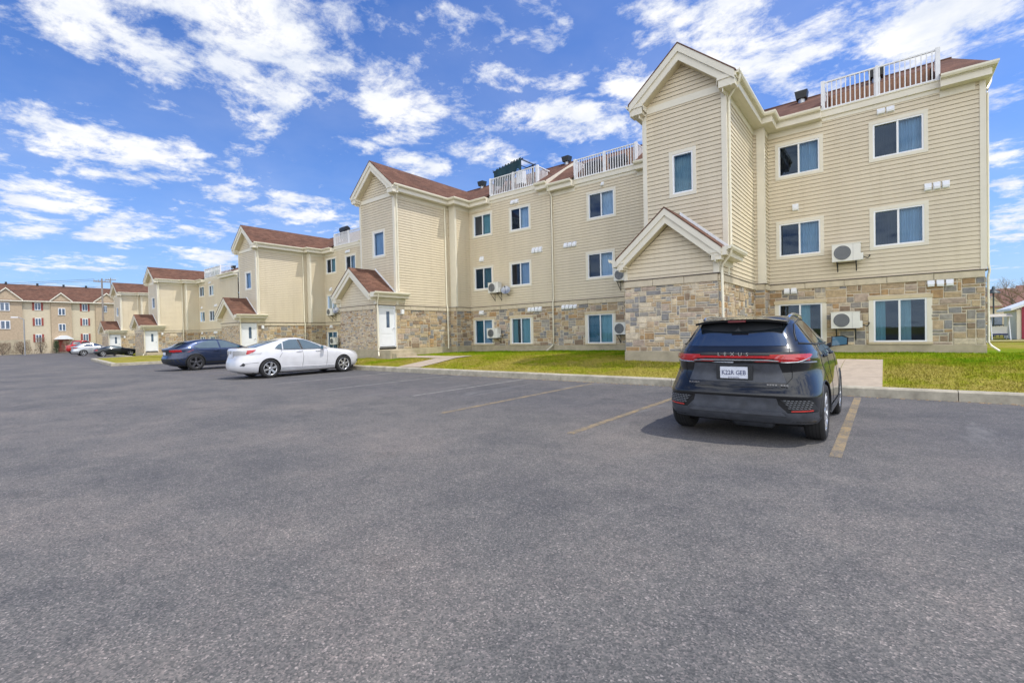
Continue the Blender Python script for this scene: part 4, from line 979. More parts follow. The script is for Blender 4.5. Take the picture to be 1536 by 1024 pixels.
suv.patch('R', [(-.52, 1.43), (-.30, 1.395), (0, 1.385), (.30, 1.395), (.52, 1.43), (.50, 1.52), (-.50, 1.52)], M['dark'], 'rear_window_dark_band', .007, .05)  # dark band along the top of the rear glass
m = MB(); vs = []; n = 24      # roof spoiler
for i in range(n+1):
    y = -.58+1.16*i/n; q = (y/.58)**2; x = .30+.10*q; z = 1.555-.045*q**1.6; vs += [(x, y, z), (x+.01, y, z-.03), (.66, y, z+.035-.02*q), (.60, y, z-.02)]
fs = [(0, 1, 3, 2), (4*n, 4*n+2, 4*n+3, 4*n+1)]
for i in range(n): a, b = 4*i, 4*i+4; fs += [(a, b, b+1, a+1), (a, a+2, b+2, b), (a+1, b+1, b+3, a+3)]
m.mesh(vs, fs, M['p_black']); m.build('spoiler', suv.root)
m = MB(); m.box(.285, .31, -.11, .11, 1.515, 1.54, M['brakedark']); m.build('high_brake_light', suv.root)
suv.patch('R', [(-.83, 1.058), (-.66, 1.072), (-.4, 1.085), (.4, 1.085), (.66, 1.07), (.83, 1.058), (.83, 1.118), (.70, 1.112), (.45, 1.108), (-.45, 1.108), (-.70, 1.112), (-.83, 1.118)], M['taillight'], 'tail_light_bar', .006, .035, .014)
for ax in 'LS':
    suv.patch(ax, [(.10, 1.055), (.22, 1.06), (.40, 1.088), (.46, 1.112), (.40, 1.122), (.10, 1.12)], M['taillight'], 'tail_light', .012, .03, .006)
    suv.line(ax, [(.10, 1.046), (.24, 1.052), (.42, 1.09)], .007, M['chrome'], 'tail_light_trim', .012)
suv.line('R', [(-.88, 1.035), (-.62, 1.055), (-.38, 1.065), (.38, 1.065), (.62, 1.055), (.88, 1.035)], .008, M['steel'], 'tail_light_lower_trim', .004)
text_part('L  E  X  U  S', .05, (.052, 0, 1.122), REAR, M['chrome'], 'rear_wordmark', suv.root, .002, 1.5)
# plate panel, plate, badges
suv.patch('R', [(-.60, .80), (.60, .80), (.52, 1.03), (-.52, 1.03)], M['cladding'], 'tailgate_plate_recess', .004, .06)
suv.patch('R', [(-.225, .825), (.225, .825), (.225, 1.02), (-.225, 1.02)], M['dark'], 'plate_frame', .006, .1, .012)
pl = MB(); px = .095
pl.hexa([(px+.012, -.17, .845), (px, -.17, .845), (px, .17, .845), (px+.012, .17, .845), (px+.004, -.17, .995), (px-.008, -.17, .995), (px-.008, .17, .995), (px+.004, .17, .995)], M['plate']); po = pl.build('licence_plate', suv.root)
text_part('K22R GEB', .085, (px-.006, 0, .920), REAR, M['plateblue'], 'plate_characters', po, .002, .82)
text_part('Je me souviens', .022, (px-.003, 0, .859), REAR, M['plateblue'], 'plate_motto', po, .002, 1)
text_part('RX350', .036, (.118, .52, .775), REAR, M['chrome'], 'model_badge', suv.root, .002, 1.4)
m = MB()
for i, yy in enumerate(np.linspace(-.40, -.62, 8)):
    if i != 4: m.box(.112, .12, yy-.011, yy+.011, .765, .785, M['chrome'])
m.build('trim_badge', suv.root)
suv.line('R', [(-.62, 1.20), (-.655, 1.09), (-.66, .86), (-.56, .735), (.56, .735), (.66, .86), (.655, 1.09), (.62, 1.20)], .004, M['well'], 'tailgate_seam', .0)
suv.patch('R', [(-.96, .36), (-.90, .28), (.90, .28), (.96, .36), (.96, .44), (.62, .43), (.52, .53), (.50, .615), (-.50, .615), (-.52, .53), (-.62, .43), (-.96, .44)], M['cladding'], 'bumper_cladding', .006, .05)
suv.patch('R', [(-.60, .395), (.60, .395), (.56, .44), (-.56, .44)], M['cladding'], 'bumper_step', .008, .05, .03)
for sg in (-1, 1):
    suv.patch('R', [(sg*.54, .60), (sg*.86, .60), (sg*.92, .47), (sg*.68, .455)], M['dark'], 'bumper_grille', .010, .05)
    m = MB()
    for i in range(7):
        for j in range(5):
            y = sg*(.59+.04*i+.012*j+(j % 2)*.02); z = .585-.024*j
            if abs(y) > .875: continue
            p, nn = suv.hit('R', y, z); m.tube([tuple(p+nn*.014+Vector((0, -.013, .004))), tuple(p+nn*.016), tuple(p+nn*.014+Vector((0, .013, .004)))], .003, M['steel'], 5)
    m.build('grille_mesh', suv.root)
    suv.patch('R', [(sg*.66, .447), (sg*.875, .458), (sg*.875, .472), (sg*.66, .461)], M['reflector'], 'reflector', .012, .05, .008)
m = MB(); m.lathe([(.001, -.26), (.07, -.26), (.10, -.22), (.10, .22), (.07, .26), (.001, .26)], (.50, -.15, .25), (0, 1, 0), M['cladding'], 16); m.build('silencer', suv.root)
for ax, sg in (('L', 1), ('S', -1)):
    suv.patch(ax, [(.42, 1.235), (.72, 1.215), (.78, 1.215), (.80, 1.47), (.66, 1.44), (.50, 1.33)], G_, 'quarter_window', .004, .05)
    suv.patch(ax, [(.83, 1.213), (1.62, 1.205), (1.60, 1.52), (1.2, 1.53), (.85, 1.485)], G_, 'side_window', .004, .06)
    suv.patch(ax, [(1.69, 1.205), (2.72, 1.20), (2.50, 1.32), (2.2, 1.44), (1.95, 1.505), (1.67, 1.522)], G_, 'side_window', .004, .06)
    suv.line(ax, [(.40, 1.222), (1.0, 1.197), (2.78, 1.188)], .009, M['dark'], 'beltline_trim', .004)
    suv.line(ax, [(.42, 1.26), (.52, 1.36), (.70, 1.475), (.9, 1.512), (1.25, 1.545), (1.7, 1.54), (2.0, 1.515), (2.3, 1.42), (2.72, 1.215)], .008, M['dark'], 'window_trim', .004)
    for pts in ([(1.63, 1.19), (1.64, .9), (1.62, .40)], [(.86, 1.20), (.92, 1.0), (1.12, .82), (1.22, .6), (1.25, .42)], [(2.62, 1.17), (2.66, .9), (2.62, .42)]): suv.line(ax, pts, .0035, M['well'], 'door_seam', .0)
    for x in (1.18, 2.1):
        m = MB(); p, nn = suv.hit(ax, x, 1.07); q, n2 = suv.hit(ax, x+.22, 1.07); m.tube([tuple(p), tuple(p+nn*.03+Vector((.03, 0, 0))), tuple(q+n2*.03-Vector((.03, 0, 0))), tuple(q)], .014, M['p_black'], 8); m.build('door_handle', suv.root)
    suv.patch(ax, [(1.28, .30), (2.82, .30), (2.82, .40), (1.28, .40)], M['cladding'], 'sill_cladding', .008, .06, .012)
    aw = []; a2 = []
    for i in range(25):
        th = math.pi*(-.08+1.16*i/24); aw.append((.84+.412*math.cos(th), .375+.412*math.sin(th)))
    suv.line(ax, [p for p in aw if p[1] > .30], .010, M['dark'], 'wheel_arch_trim', .0)
    suv.line(ax, [(p[0]+2.40, p[1]) for p in aw if p[1] > .30], .010, M['dark'], 'wheel_arch_trim', .0)
    m = MB(); m.tube([(.72, sg*.55, 1.565), (.80, sg*.555, 1.595), (1.05, sg*.56, 1.62), (1.6, sg*.55, 1.62), (1.95, sg*.54, 1.60), (2.05, sg*.535, 1.57)], .02, M['chrome'], 8); m.build('roof_rail', suv.root)
suv.mirror(2.72, 1.20, M['p_black'], w=.86)

def lift(c):          # taller cabin above the waistline, all parts together
    for o in c.root.children_recursive:
        if o.type != 'MESH' or o.name.startswith(('wheel', 'rim')): continue
        n = len(o.data.vertices); co = np.empty(n*3, 'f'); o.data.vertices.foreach_get('co', co); z = co[2::3]
        co[2::3] = z+.075*np.clip((z-.98)/.24, 0, 1); o.data.vertices.foreach_set('co', co); o.data.update()
bpy.context.view_layer.update(); lift(suv)

# generic passenger car details for the cars seen from the side
def dress(c, belt, roofz, win, rear_glass, lights, deck, glass='carglass_lt', handles=(), seams=(), plate=None, mirr=None, w=.88, trim='dark', fogs=None):
    for ax in 'LS':
        for i, p in enumerate(win): c.patch(ax, p, M[glass], 'side_window', .011, .045)
        allp = [q for p in win for q in p]
        for p in seams: c.line(ax, p, .006, M['well'], 'door_seam', -.001)
        for x, z in handles:
            m = MB(); p, nn = c.hit(ax, x, z); q, n2 = c.hit(ax, x+.22, z); m.tube([tuple(p), tuple(p+nn*.028+Vector((.03, 0, 0))), tuple(q+n2*.028-Vector((.03, 0, 0))), tuple(q)], .014, c.paint, 8); m.build('door_handle', c.root)
        for poly in lights: c.patch(ax, poly, M['taillight'], 'tail_light', .008, .04, .006)
        if fogs: c.patch(ax, fogs, M['dark'], 'bumper_vent', .006, .05)
    if rear_glass: c.patch('R' if len(rear_glass[0]) == 2 else 'T', [p[:2] for p in rear_glass], M[glass], 'rear_window', .004, .07)
    if mirr: c.mirror(mirr[0], mirr[1], c.paint, w=w)
sed_rows = [(.20, .40, 5.0, .80, 5, 0), (.25, .20, 5.12, .86, 5, 0), (.34, .06, 5.22, .90, 5.2, 0), (.48, .0, 5.28, .922, 5.4, 0), (.62, .01, 5.29, .93, 5.4, 0), (.78, .06, 5.24, .928, 5.4, -.0), (.90, .09, 5.10, .915, 5.2, 0), (.97, .08, 4.85, .90, 5, 0), (1.02, .07, 4.5, .882, 5, 0),
  (1.07, .07, 4.1, .862, 5, 0), (1.12, .08, 3.86, .838, 5, 0), (1.165, .12, 3.72, .815, 5, 0), (1.185, .36, 3.66, .805, 5, 0), (1.20, .60, 3.60, .795, 5, 0), (1.24, .76, 3.48, .775, 5, 0), (1.34, 1.12, 3.22, .72, 5, 0), (1.44, 1.50, 2.93, .66, 4.6, 0), (1.52, 1.86, 2.62, .585, 4.2, 0), (1.55, 2.05, 2.42, .48, 3.5, 0), (1.56, 2.18, 2.3, .3, 3, 0)]
sed = Car('white_sedan', 'white four door sedan parked at the kerb with silver six spoke wheels', sed_rows, 'p_white', (1.12, 4.28), .37, .23, .82, (-19.62, 7.22, 0), RAD(90), cat='sedan', spokes=6, arch=1.12)
dress(sed, 1.2, 1.5, [[(1.36, 1.16), (1.62, 1.10), (1.66, 1.35), (1.52, 1.29)], [(1.67, 1.10), (2.38, 1.085), (2.30, 1.485), (2.0, 1.475), (1.71, 1.39)], [(2.48, 1.085), (3.44, 1.078), (3.16, 1.24), (2.86, 1.375), (2.60, 1.462), (2.40, 1.482)]],
  None, [[(.32, .945), (.42, .965), (.56, 1.04), (.66, 1.115), (.36, 1.105)]], 1.2, handles=((2.18, .99), (3.0, .985)), seams=([(2.42, 1.07), (2.46, .8), (2.4, .34)], [(1.58, 1.07), (1.60, .95), (1.48, .78)], [(3.52, 1.05), (3.52, .8), (3.46, .34)], [(.22, .60), (.6, .62), (.72, .62)]), mirr=(3.26, 1.12), w=.85, fogs=[(.12, .52), (.24, .50), (.28, .57), (.22, .63)])
sed.patch('T', [(2.52, -.50), (3.50, -.66), (3.50, .66), (2.52, .50)], M['carglass_lt'], 'windscreen', .010, .06)
sed.patch('T', [(.64, -.60), (1.66, -.50), (1.66, .50), (.64, .60)], M['carglass_lt'], 'rear_window', .004, .09)
for ax in 'LS': sed.patch(ax, [(.07, .93), (.31, .945), (.35, 1.10), (.07, 1.09)], M['lamp'], 'rear_lamp_lens', .008, .04, .006)
sed.patch('R', [(-.86, .93), (-.20, .91), (-.20, 1.08), (-.86, 1.08)], M['lamp'], 'rear_lamp_lens', .008, .06, .006)
sed.patch('R', [(.86, .93), (.20, .91), (.20, 1.08), (.86, 1.08)], M['lamp'], 'rear_lamp_lens', .008, .06, .006)
m = MB(); m.box(.055, .07, -.17, .17, .82, .97, M['plate']); po = m.build('licence_plate', sed.root)
for ax in 'LS':
    sed.patch(ax, [(4.86, .84), (5.10, .76), (5.08, .84), (4.78, .95), (4.70, .94)], M['lamp'], 'headlight', .006, .04, .004)
    sed.patch(ax, [(5.02, .44), (5.14, .44), (5.12, .55), (5.04, .52)], M['dark'], 'bumper_vent', .006, .04)
    sed.line(ax, [(1.56, .40), (2.8, .38), (3.8, .36)], .012, M['p_white'], 'sill_moulding', .004)
    sed.line(ax, [(1.34, 1.14), (1.6, 1.085), (2.4, 1.072), (3.62, 1.062)], .010, M['dark'], 'beltline_trim', .002)
    sed.patch(ax, [(2.31, 1.482), (2.395, 1.482), (2.47, 1.088), (2.39, 1.088)], M['dark'], 'door_pillar', .013, .04)
nav_off = .2
nav_rows = [(.26, .30, 4.9, .82, 5, 0), (.34, .12, 5.0, .88, 5, 0), (.48, .02, 5.1, .915, 5.2, 0), (.62, .0, 5.1, .93, 5.2, 0), (.76, .06, 5.05, .93, 5.2, 0), (.90, .10, 4.95, .92, 5, 0), (1.0, .06, 4.75, .905, 5, 0), (1.06, .02, 4.4, .89, 5, 0), (1.10, .02, 4.05, .87, 5, 0), (1.15, .10, 3.75, .845, 5, 0),
  (1.22, .32, 3.58, .81, 5, 0), (1.32, .52, 3.32, .76, 4.8, 0), (1.44, .78, 3.0, .695, 4.6, 0), (1.54, 1.2, 2.7, .62, 4.3, 0), (1.59, 1.6, 2.42, .52, 3.6, 0), (1.605, 1.9, 2.2, .34, 3, 0)]
nav = Car('navy_crossover', 'dark navy crossover with sloping roof parked behind the white sedan', nav_rows, 'p_navy', (1.17, 4.2), .405, .235, .83, (-28.7, 7.5, 0), RAD(90), cat='crossover', spokes=5, rim='rimdark', arch=1.08)
dress(nav, 1.2, 1.5, [[(1.12, 1.20), (1.35, 1.13), (2.28, 1.12), (2.22, 1.525), (1.85, 1.515), (1.50, 1.44)], [(2.36, 1.12), (3.42, 1.115), (3.12, 1.27), (2.85, 1.40), (2.55, 1.50), (2.30, 1.525)]], [(-.60, 1.19), (.60, 1.19), (.53, 1.43), (-.53, 1.43)],
  [[(.13, .97), (.28, .945), (.50, 1.0), (.55, 1.06), (.34, 1.075), (.12, 1.07)]], 1.2, handles=((2.02, .98), (3.0, .98)), seams=([(2.32, 1.1), (2.34, .8), (2.28, .40)], [(3.4, 1.1), (3.42, .8), (3.35, .4)], [(1.2, 1.1), (1.3, .9), (1.55, .75)]), mirr=(3.2, 1.15), w=.86)
for sg in (-1, 1): nav.patch('R', [(sg*.62, .97), (sg*.88, .96), (sg*.88, 1.065), (sg*.62, 1.05)], M['taillight'], 'tail_light', .006, .06, .006)
nav.patch('R', [(-.60, .78), (.60, .78), (.58, 1.03), (-.58, 1.03)], M['dark'], 'tailgate_panel', .005, .08)
nav.patch('R', [(-.88, .36), (.88, .36), (.86, .62), (-.86, .62)], M['dark'], 'bumper_cladding', .005, .08)
m = MB(); m.box(.055, .075, -.17, .17, .82, .96, M['plate']); m.build('licence_plate', nav.root)
m = MB(); m.prism([(.36, -.56, 1.44), (.36, .56, 1.44), (.88, .6, 1.50), (.88, -.6, 1.50)], (0, 0, .025), M['p_navy']); m.build('spoiler', nav.root)
for ax in 'LS':
    nav.patch(ax, [(1.65, .34), (3.7, .34), (3.7, .44), (1.65, .44)], M['dark'], 'sill_cladding', .006, .08, .01)
    aw = [(1.17+.445*math.cos(math.pi*(-.05+1.1*i/24)), .405+.445*math.sin(math.pi*(-.05+1.1*i/24))) for i in range(25)]
    nav.line(ax, aw, .022, M['dark'], 'wheel_arch_trim', 0)
coupe_rows = [(.22, .35, 4.1, .74, 4.2, 0), (.34, .08, 4.3, .84, 4.2, 0), (.5, .0, 4.38, .88, 4.3, 0), (.66, .03, 4.36, .885, 4.3, 0), (.78, .08, 4.2, .87, 4.3, 0), (.88, .10, 3.7, .85, 4.3, 0), (.93, .2, 3.35, .82, 4.4, 0), (.97, .5, 3.15, .79, 4.4, 0), (1.08, .85, 2.8, .72, 4.4, 0), (1.19, 1.25, 2.4, .63, 4.2, 0), (1.24, 1.5, 2.1, .5, 3.6, 0), (1.255, 1.65, 1.95, .3, 3, 0)]
cp = Car('black_coupe', 'low black coupe parked past the curved lawn island, silver wheels', coupe_rows, 'p_darkgreen', (.8, 3.5), .33, .22, .76, (-69.3, 11.65, 0), RAD(90), scale=(.90, 1, .95), cat='car', group='cars parked beyond the lawn island')
dress(cp, .9, 1.2, [[(1.05, .99), (1.75, .96), (1.70, 1.20), (1.4, 1.17)], [(1.82, .96), (2.85, .95), (2.45, 1.12), (2.1, 1.19), (1.78, 1.205)]], None, [[(.06, .70), (.3, .70), (.34, .80), (.06, .80)]], .9, mirr=(2.6, .98), w=.82)
silver_rows = [(r[0], r[1]*.85, r[2]*.85, r[3], r[4], r[5]) for r in nav_rows]
sv = Car('silver_crossover', 'silver crossover parked between the black coupe and the red pickup', silver_rows, 'p_silver', (1.0, 3.55), .37, .23, .82, (-77.5, 11.0, 0), RAD(90), scale=(1, 1, .98), cat='crossover', group='cars parked beyond the lawn island')
dress(sv, 1.2, 1.5, [[(.98, 1.22), (1.15, 1.15), (1.93, 1.14), (1.88, 1.525), (1.57, 1.515), (1.28, 1.44)], [(2.0, 1.14), (2.9, 1.135), (2.65, 1.27), (2.42, 1.40), (2.17, 1.50), (1.96, 1.525)]], [(-.58, 1.2), (.58, 1.2), (.52, 1.43), (-.52, 1.43)], [[(.08, .95), (.26, .93), (.45, 1.0), (.5, 1.06), (.3, 1.075), (.08, 1.07)]], 1.2, glass='carglass', mirr=(2.7, 1.18), w=.85)
red_rows = [(.35, .2, 4.3, .8, 4.5, 0), (.5, .03, 4.5, .9, 4.8, 0), (.8, .0, 4.55, .93, 5, 0), (1.08, .02, 4.5, .92, 5, 0), (1.16, .05, 4.3, .90, 5, 0), (1.2, .25, 3.1, .86, 5, 0), (1.24, .45, 2.95, .82, 5, 0), (1.5, .6, 2.75, .76, 5, 0), (1.72, .72, 2.5, .70, 4.8, 0), (1.80, .9, 2.3, .62, 4, 0), (1.82, 1.2, 2.0, .4, 3, 0)]
rd = Car('red_offroader', 'red boxy off-road car with black roof, farthest of the parked cars', red_rows, 'p_red', (.9, 3.5), .42, .25, .82, (-93, 12.6, 0), RAD(90), scale=(1, 1, 1.08), cat='off-road car', group='cars parked beyond the lawn island')
dress(rd, 1.2, 1.7, [[(.75, 1.30), (1.55, 1.28), (1.55, 1.66), (.85, 1.66)], [(1.65, 1.28), (2.75, 1.28), (2.45, 1.66), (1.65, 1.66)]], [(-.6, 1.3), (.6, 1.3), (.55, 1.65), (-.55, 1.65)], [[(.02, .85), (.12, .85), (.12, 1.05), (.02, 1.05)]], 1.2, glass='carglass', mirr=(2.7, 1.3), w=.88)
rd.patch('T', [(.75, -.64), (2.5, -.62), (2.5, .62), (.75, .64)], M['dark'], 'black_roof', .01, .12, .01)

# ------------------------------------------------------------------ background
def far_block():
    X = -110.0; F = rightF(X); t = empty('brick_apartment_building', 'distant three storey brick and stucco block with red shutters and long brown roof', 'apartment building', (X, 13, 0))
    w = MB(); zb = -.1; ez = 8.75
    secs = [(1.0, 9.95, 'brickpink', .25), (9.95, 13.3, 'brickcream', 0), (13.3, 15.85, 'brickpink', .25), (15.85, 19.0, 'brickcream', 0), (19.0, 22.5, 'brickpink', .25)]
    for a0, a1, m, d in secs: w.fbox(F, a0, a1, -9, d, zb, ez, M[m])
    child(w, 'wall', t)
    r = MB(); r.prism([F(-2, .5, ez-.05), F(-2, -4.5, 11.75), F(-2, -9.5, ez-.05)], Vector(F(24.5, 0, 0))-Vector(F(0, 0, 0)), M['shingle']); r.fbox(F, -2, 22.5, .50, .56, ez-.2, ez-.02, M['trim']); ro = child(r, 'roof', t)
    for a in (8.6, 12.3, 15.6, 18.6): r = MB(); r.fbox(F, a-.12, a+.12, -4.7, -4.2, 11.5, 12.05, M['dark']); r.build('chimney', ro)
    for a0, a1, za in ((6.3, 10.05, 10.55), (13.15, 16.0, 10.05), (18.7, 22.4, 10.3)):
        am = (a0+a1)/2; r = MB()
        r.prism([F(a0, .28, ez), F(a1, .28, ez), F(am, .28, za-.1)], Vector(F(0, -4, 0))-Vector(F(0, 0, 0)), M['brickpink'])
        for s in (a0, a1):
            r.prism([F(s, .3, ez-.1), F(am, .3, za), F(am, .3, za+.22), F(s, .3, ez+.1)], Vector(F(0, .15, 0))-Vector(F(0, 0, 0)), M['trim'])
            r.prism([F(s, .32, ez+.02), F(am, .32, za+.14), F(am, -4, za+.14), F(s, -4, ez+.02)], (0, 0, .08), M['shingle'])
        child(r, 'gable', t)
    def win(a, z, wd=.72, h=1.25, sh=True):
        m = MB(); m.fbox(F, a-wd/2, a+wd/2, 0, .34 if not sh else .08, z, z+h, M['white']); o = child(m, 'window', t); d = .34 if not sh else .08; m = MB()
        for s in (-1, 1): m.fbox(F, a+s*wd*.24-wd*.17, a+s*wd*.24+wd*.17, d-.05, d+.02, z+.1, z+h-.1, M['farglass'])
        m.build('pane', o)
        if sh:
            for s in (-1, 1): m = MB(); m.fbox(F, a+s*(wd/2+.16)-.11, a+s*(wd/2+.16)+.11, 0, .06, z-.02, z+h+.02, M['shutter']); m.build('shutter', o)
    for z in (1.95, 4.65, 7.2):
        win(11.75, z); win(17.6, z)
    for z in (4.1, 7.0): win(8.0, z, 1.1, 1.35, False)
    for z in (3.75, 6.4): win(14.6, z, .9, 1.2, False)
    for z in (4.1, 7.0): win(20.3, z, .5, 1.2, False)
    m = MB(); n = 12; pts = [F(13.5+2.3*i/n, 0, 2.35+.62*math.sin(math.pi*i/n)) for i in range(n+1)]; m.prism([F(13.5, .25, 2.3)]+[(p[0]+.25, p[1], p[2]) for p in pts]+[F(15.8, .25, 2.3)], (1.6, 0, 0), M['white']); child(m, 'entrance_canopy', t)
    m = MB(); m.fbox(F, 14.0, 15.4, .25, .3, .2, 2.25, M['shutter']); child(m, 'entrance_door', t)
far_block()
def pole(x, y, h, label, lamp=False, cross=True):
    t = empty('utility_pole', label, 'utility pole', (x, y, 0)); m = MB(); m.tube([(x, y, -.2), (x+.05, y, h)], .16, M['wood'], 10, r1=.10); child(m, 'shaft', t)
    if cross:
        m = MB(); m.box(x-.07, x+.07, y-1.0, y+1.0, h-.55, h-.40, M['wood'])
        for s in (-.9, -.4, .4, .9): m.tube([(x, y+s, h-.4), (x, y+s, h-.15)], .05, M['steel'], 6)
        child(m, 'crossarm', t)
    return t
pole(-95, 17.3, 11.5, 'tall grey wooden utility pole in front of the fourth and fifth blocks')
pole(-150, 29, 17.6, 'farther thin utility pole with crossarm behind the far brick block')
m = MB()
for dz, dy in ((-.15, -.9), (-.15, .9), (-1.2, 0)):
    pts = []
    for i in range(25):
        u = i/24; pts.append((-95-60*u, 17.3+dy-60*u, 11.5+dz-1.5*math.sin(math.pi*u)+.8*u))
    m.tube(pts, .022, M['dark'], 4)
tag(m.build('overhead_wires'), 'thin dark overhead wires running left from the utility pole', 'wires')
def bush(x, y, z, w, h, label, mat, n=700, seed=1, name='bush'):
    rnd = random.Random(seed); t = empty(name, label, 'bush' if name == 'bush' else 'tree', (x, y, z), group='bare shrubs by the far block'); m = MB()
    for i in range(n):
        a = rnd.random()*6.283; r = rnd.random()**.6; zz = rnd.random()**.8; k = w*.5*(1-.35*zz)
        px, py, pz = x+math.cos(a)*r*k, y+math.sin(a)*r*k, z+zz*h; l = .12+rnd.random()*.15*max(w, 1); dx, dy, dz = rnd.gauss(0, .4)*l, rnd.gauss(0, .4)*l, rnd.random()*l
        m.face([(px, py, pz), (px+.05, py+.04, pz), (px+dx, py+dy, pz+dz)], mat)
    child(m, 'twigs', t)
    m = MB()
    for i in range(5): m.tube([(x, y, z), (x+rnd.gauss(0, .2)*w, y+rnd.gauss(0, .2)*w, z+h*.7)], .04, M['bark'], 5, r1=.015)
    child(m, 'stems', t)
for i, (x, y, w, h, mt, lb) in enumerate(((-104, 11.3, 1.7, 2.5, 'twig', 'bare brown shrub under the first window bay of the far block'), (-104, 14.6, 2.4, 1.9, 'twig', 'wide bare shrub before the canopy of the far block'), (-105, 13.2, .9, 1.9, 'leaf', 'small dark evergreen beside the canopy of the far block'),
    (-104, 9.3, 2.4, 1.9, 'twig', 'tall bare bush at the left edge before the far block'), (-104, 7.2, 2.6, 1.7, 'twig', 'leftmost bare bush along the far lawn'))): bush(x, y, .05, w, h, lb, M[mt], 900, i)
m = MB(); m.fbox(rightF(-106.5), 5, 10.4, -.1, .1, 0, 2.3, M['concrete']); tag(m.build('garden_wall'), 'pale low wall behind the bare bushes at the left edge', 'wall')
t = empty('street_lamp', 'pale street lamp arm before the far brick block', 'street lamp', (-98, 9.0, 0)); m = MB(); m.tube([(-98, 9.0, 0), (-98, 9.0, 5.2)], .07, M['steel'], 8); child(m, 'post', t)
m = MB(); m.tube([(-98, 9.0, 5.2), (-98, 8.5, 5.5), (-98, 8.1, 5.5)], .05, M['steel'], 6); m.box(-98.12, -97.88, 7.7, 8.4, 5.42, 5.58, M['white']); child(m, 'lamp_head', t)
m = MB(); vs = []; nn = 60
for i in range(nn+1):
    u = i/nn; y = -1500+5200*u; vs += [(-3600, y, -20), (-3600, y, 150+70*math.sin(u*9)+30*math.sin(u*23+1)), (-4300, y, -20)]
fs = []
for i in range(nn): a = 3*i; fs += [(a, a+3, a+4, a+1), (a+1, a+4, a+5, a+2)]
M['hill'] = plain('far_hill_hazed', (.09, .13, .17), .95, var=.2, scale=.004); m.mesh(vs, fs, M['hill'], True); tag(m.build('hills'), kind='structure')  # blue distance haze put into the hill colour
# right hand background: houses, lamp, kiosk, bare tree
def house(x, y, w, d, h, rh, wall, label, rz=0):
    t = empty('brick_house', label, 'house', (x, y, .3), group='red roofed houses beyond the right corner'); m = MB(); m.box(x-w/2, x+w/2, y, y+d, -.1, h, M[wall]); child(m, 'wall', t)
    m = MB(); m.prism([(x-w/2-.4, y-.4, h), (x-w/2-.4, y+d/2, h+rh), (x-w/2-.4, y+d+.4, h)], (w+.8, 0, 0), M['farroof']); child(m, 'roof', t)
    m = MB(); m.prism([(x-w*.22, y-.1, h-.9), (x+w*.12, y-.1, h-.9), (x+w*.12, y-.1, h+.1), (x-w*.05, y-.1, h+rh*.6), (x-w*.22, y-.1, h+.1)], (0, d*.4, 0), M['brickcream']); child(m, 'gable', t)
    for i in range(3):
        m = MB(); a = x-w*.35+w*.33*i; m.box(a-.6, a+.6, y-.06, y+.05, h*.35, h*.75, M['farglass']); child(m, 'window', t)
M['farroof'] = plain('roof_red_brown', (.20, .10, .075), .85, var=.2)
house(10.4, 80, 5.0, 8, 3.4, 2.4, 'brickcream', 'red roofed house just right of the nearest block corner'); house(16.4, 84, 5.5, 8, 3.6, 2.7, 'brickpink', 'farther red roofed house at the right edge')
m = MB(); m.face([(3.6, 35.5, .57), (30, 35.5, .57), (30, 36.6, .57), (3.6, 36.6, .57)], M['path']); tag(m.build('footpath_right'), kind='structure')
t = empty('garden_shed', 'pale shed with dark red door at the right edge', 'shed', (8.2, 44, .4)); m = MB(); m.box(6.35, 10.1, 42, 46, 0, 2.3, M['trim']); child(m, 'wall', t)
m = MB(); m.prism([(6.05, 41.6, 2.25), (8.2, 41.6, 3.2), (10.4, 41.6, 2.25), (10.4, 41.6, 2.4), (8.2, 41.6, 3.38), (6.05, 41.6, 2.4)], (0, 4.8, 0), M['white']); child(m, 'roof', t)
m = MB(); m.box(6.55, 7.8, 41.94, 41.998, .5, 2.5, M['reddoor']); child(m, 'door', t)
t = empty('park_lamp', 'dark post lamp with cone shade beyond the right building corner', 'lamp post', (6.62, 52, .3)); m = MB(); m.tube([(6.62, 52, 0), (6.62, 52, 4.0)], .05, M['lampmetal'], 8); child(m, 'post', t)
m = MB(); m.lathe([(.42, 3.85), (.12, 4.15), (.08, 4.35), (.001, 4.4)], (6.62, 52, 0), (0, 0, 1), M['lampmetal'], 16); child(m, 'lamp_shade', t)
M['swing'] = plain('swing_canvas', (.46, .42, .34), .8)
t = empty('garden_swing', 'beige canopied garden swing on the lawn past the corner', 'garden swing', (5.6, 42, .4)); m = MB()
for x in (5.2, 6.0):
    for y in (41.3, 42.7): m.tube([(x, y, .3), (x, 42, 2.0)], .035, M['white'], 6)
m.tube([(5.15, 42, 2.0), (6.05, 42, 2.0)], .035, M['white'], 6); child(m, 'frame', t)
m = MB(); m.prism([(5.1, 41.4, 1.9), (5.1, 42, 2.08), (5.1, 42.6, 1.9)], (1.0, 0, 0), M['swing']); child(m, 'canopy', t)
m = MB(); m.box(5.25, 5.95, 41.8, 42.2, .75, .85, M['plateblue']); m.box(5.25, 5.95, 42.2, 42.26, .85, 1.3, M['acwhite']); child(m, 'seat', t)
t = empty('metal_fence', 'low dark metal fence behind the garden swing', 'fence', (8, 48, .4)); m = MB()
for i in range(60): x = 4+.2*i; m.box(x-.015, x+.015, 48, 48.03, .3, 1.4, M['lampmetal'])
for z in (.5, 1.35): m.box(4, 16, 47.99, 48.04, z, z+.05, M['lampmetal'])
child(m, 'rails', t)
t = empty('garden_post', 'short dark post standing on the lawn by the right building corner', 'post', (3.95, 33, .5)); m = MB(); m.tube([(3.95, 33, .3), (3.95, 33, 1.75)], .05, M['white'], 8); m.tube([(3.95, 33, 1.6), (3.75, 33, 1.85)], .06, M['dark'], 6); child(m, 'post_shaft', t)
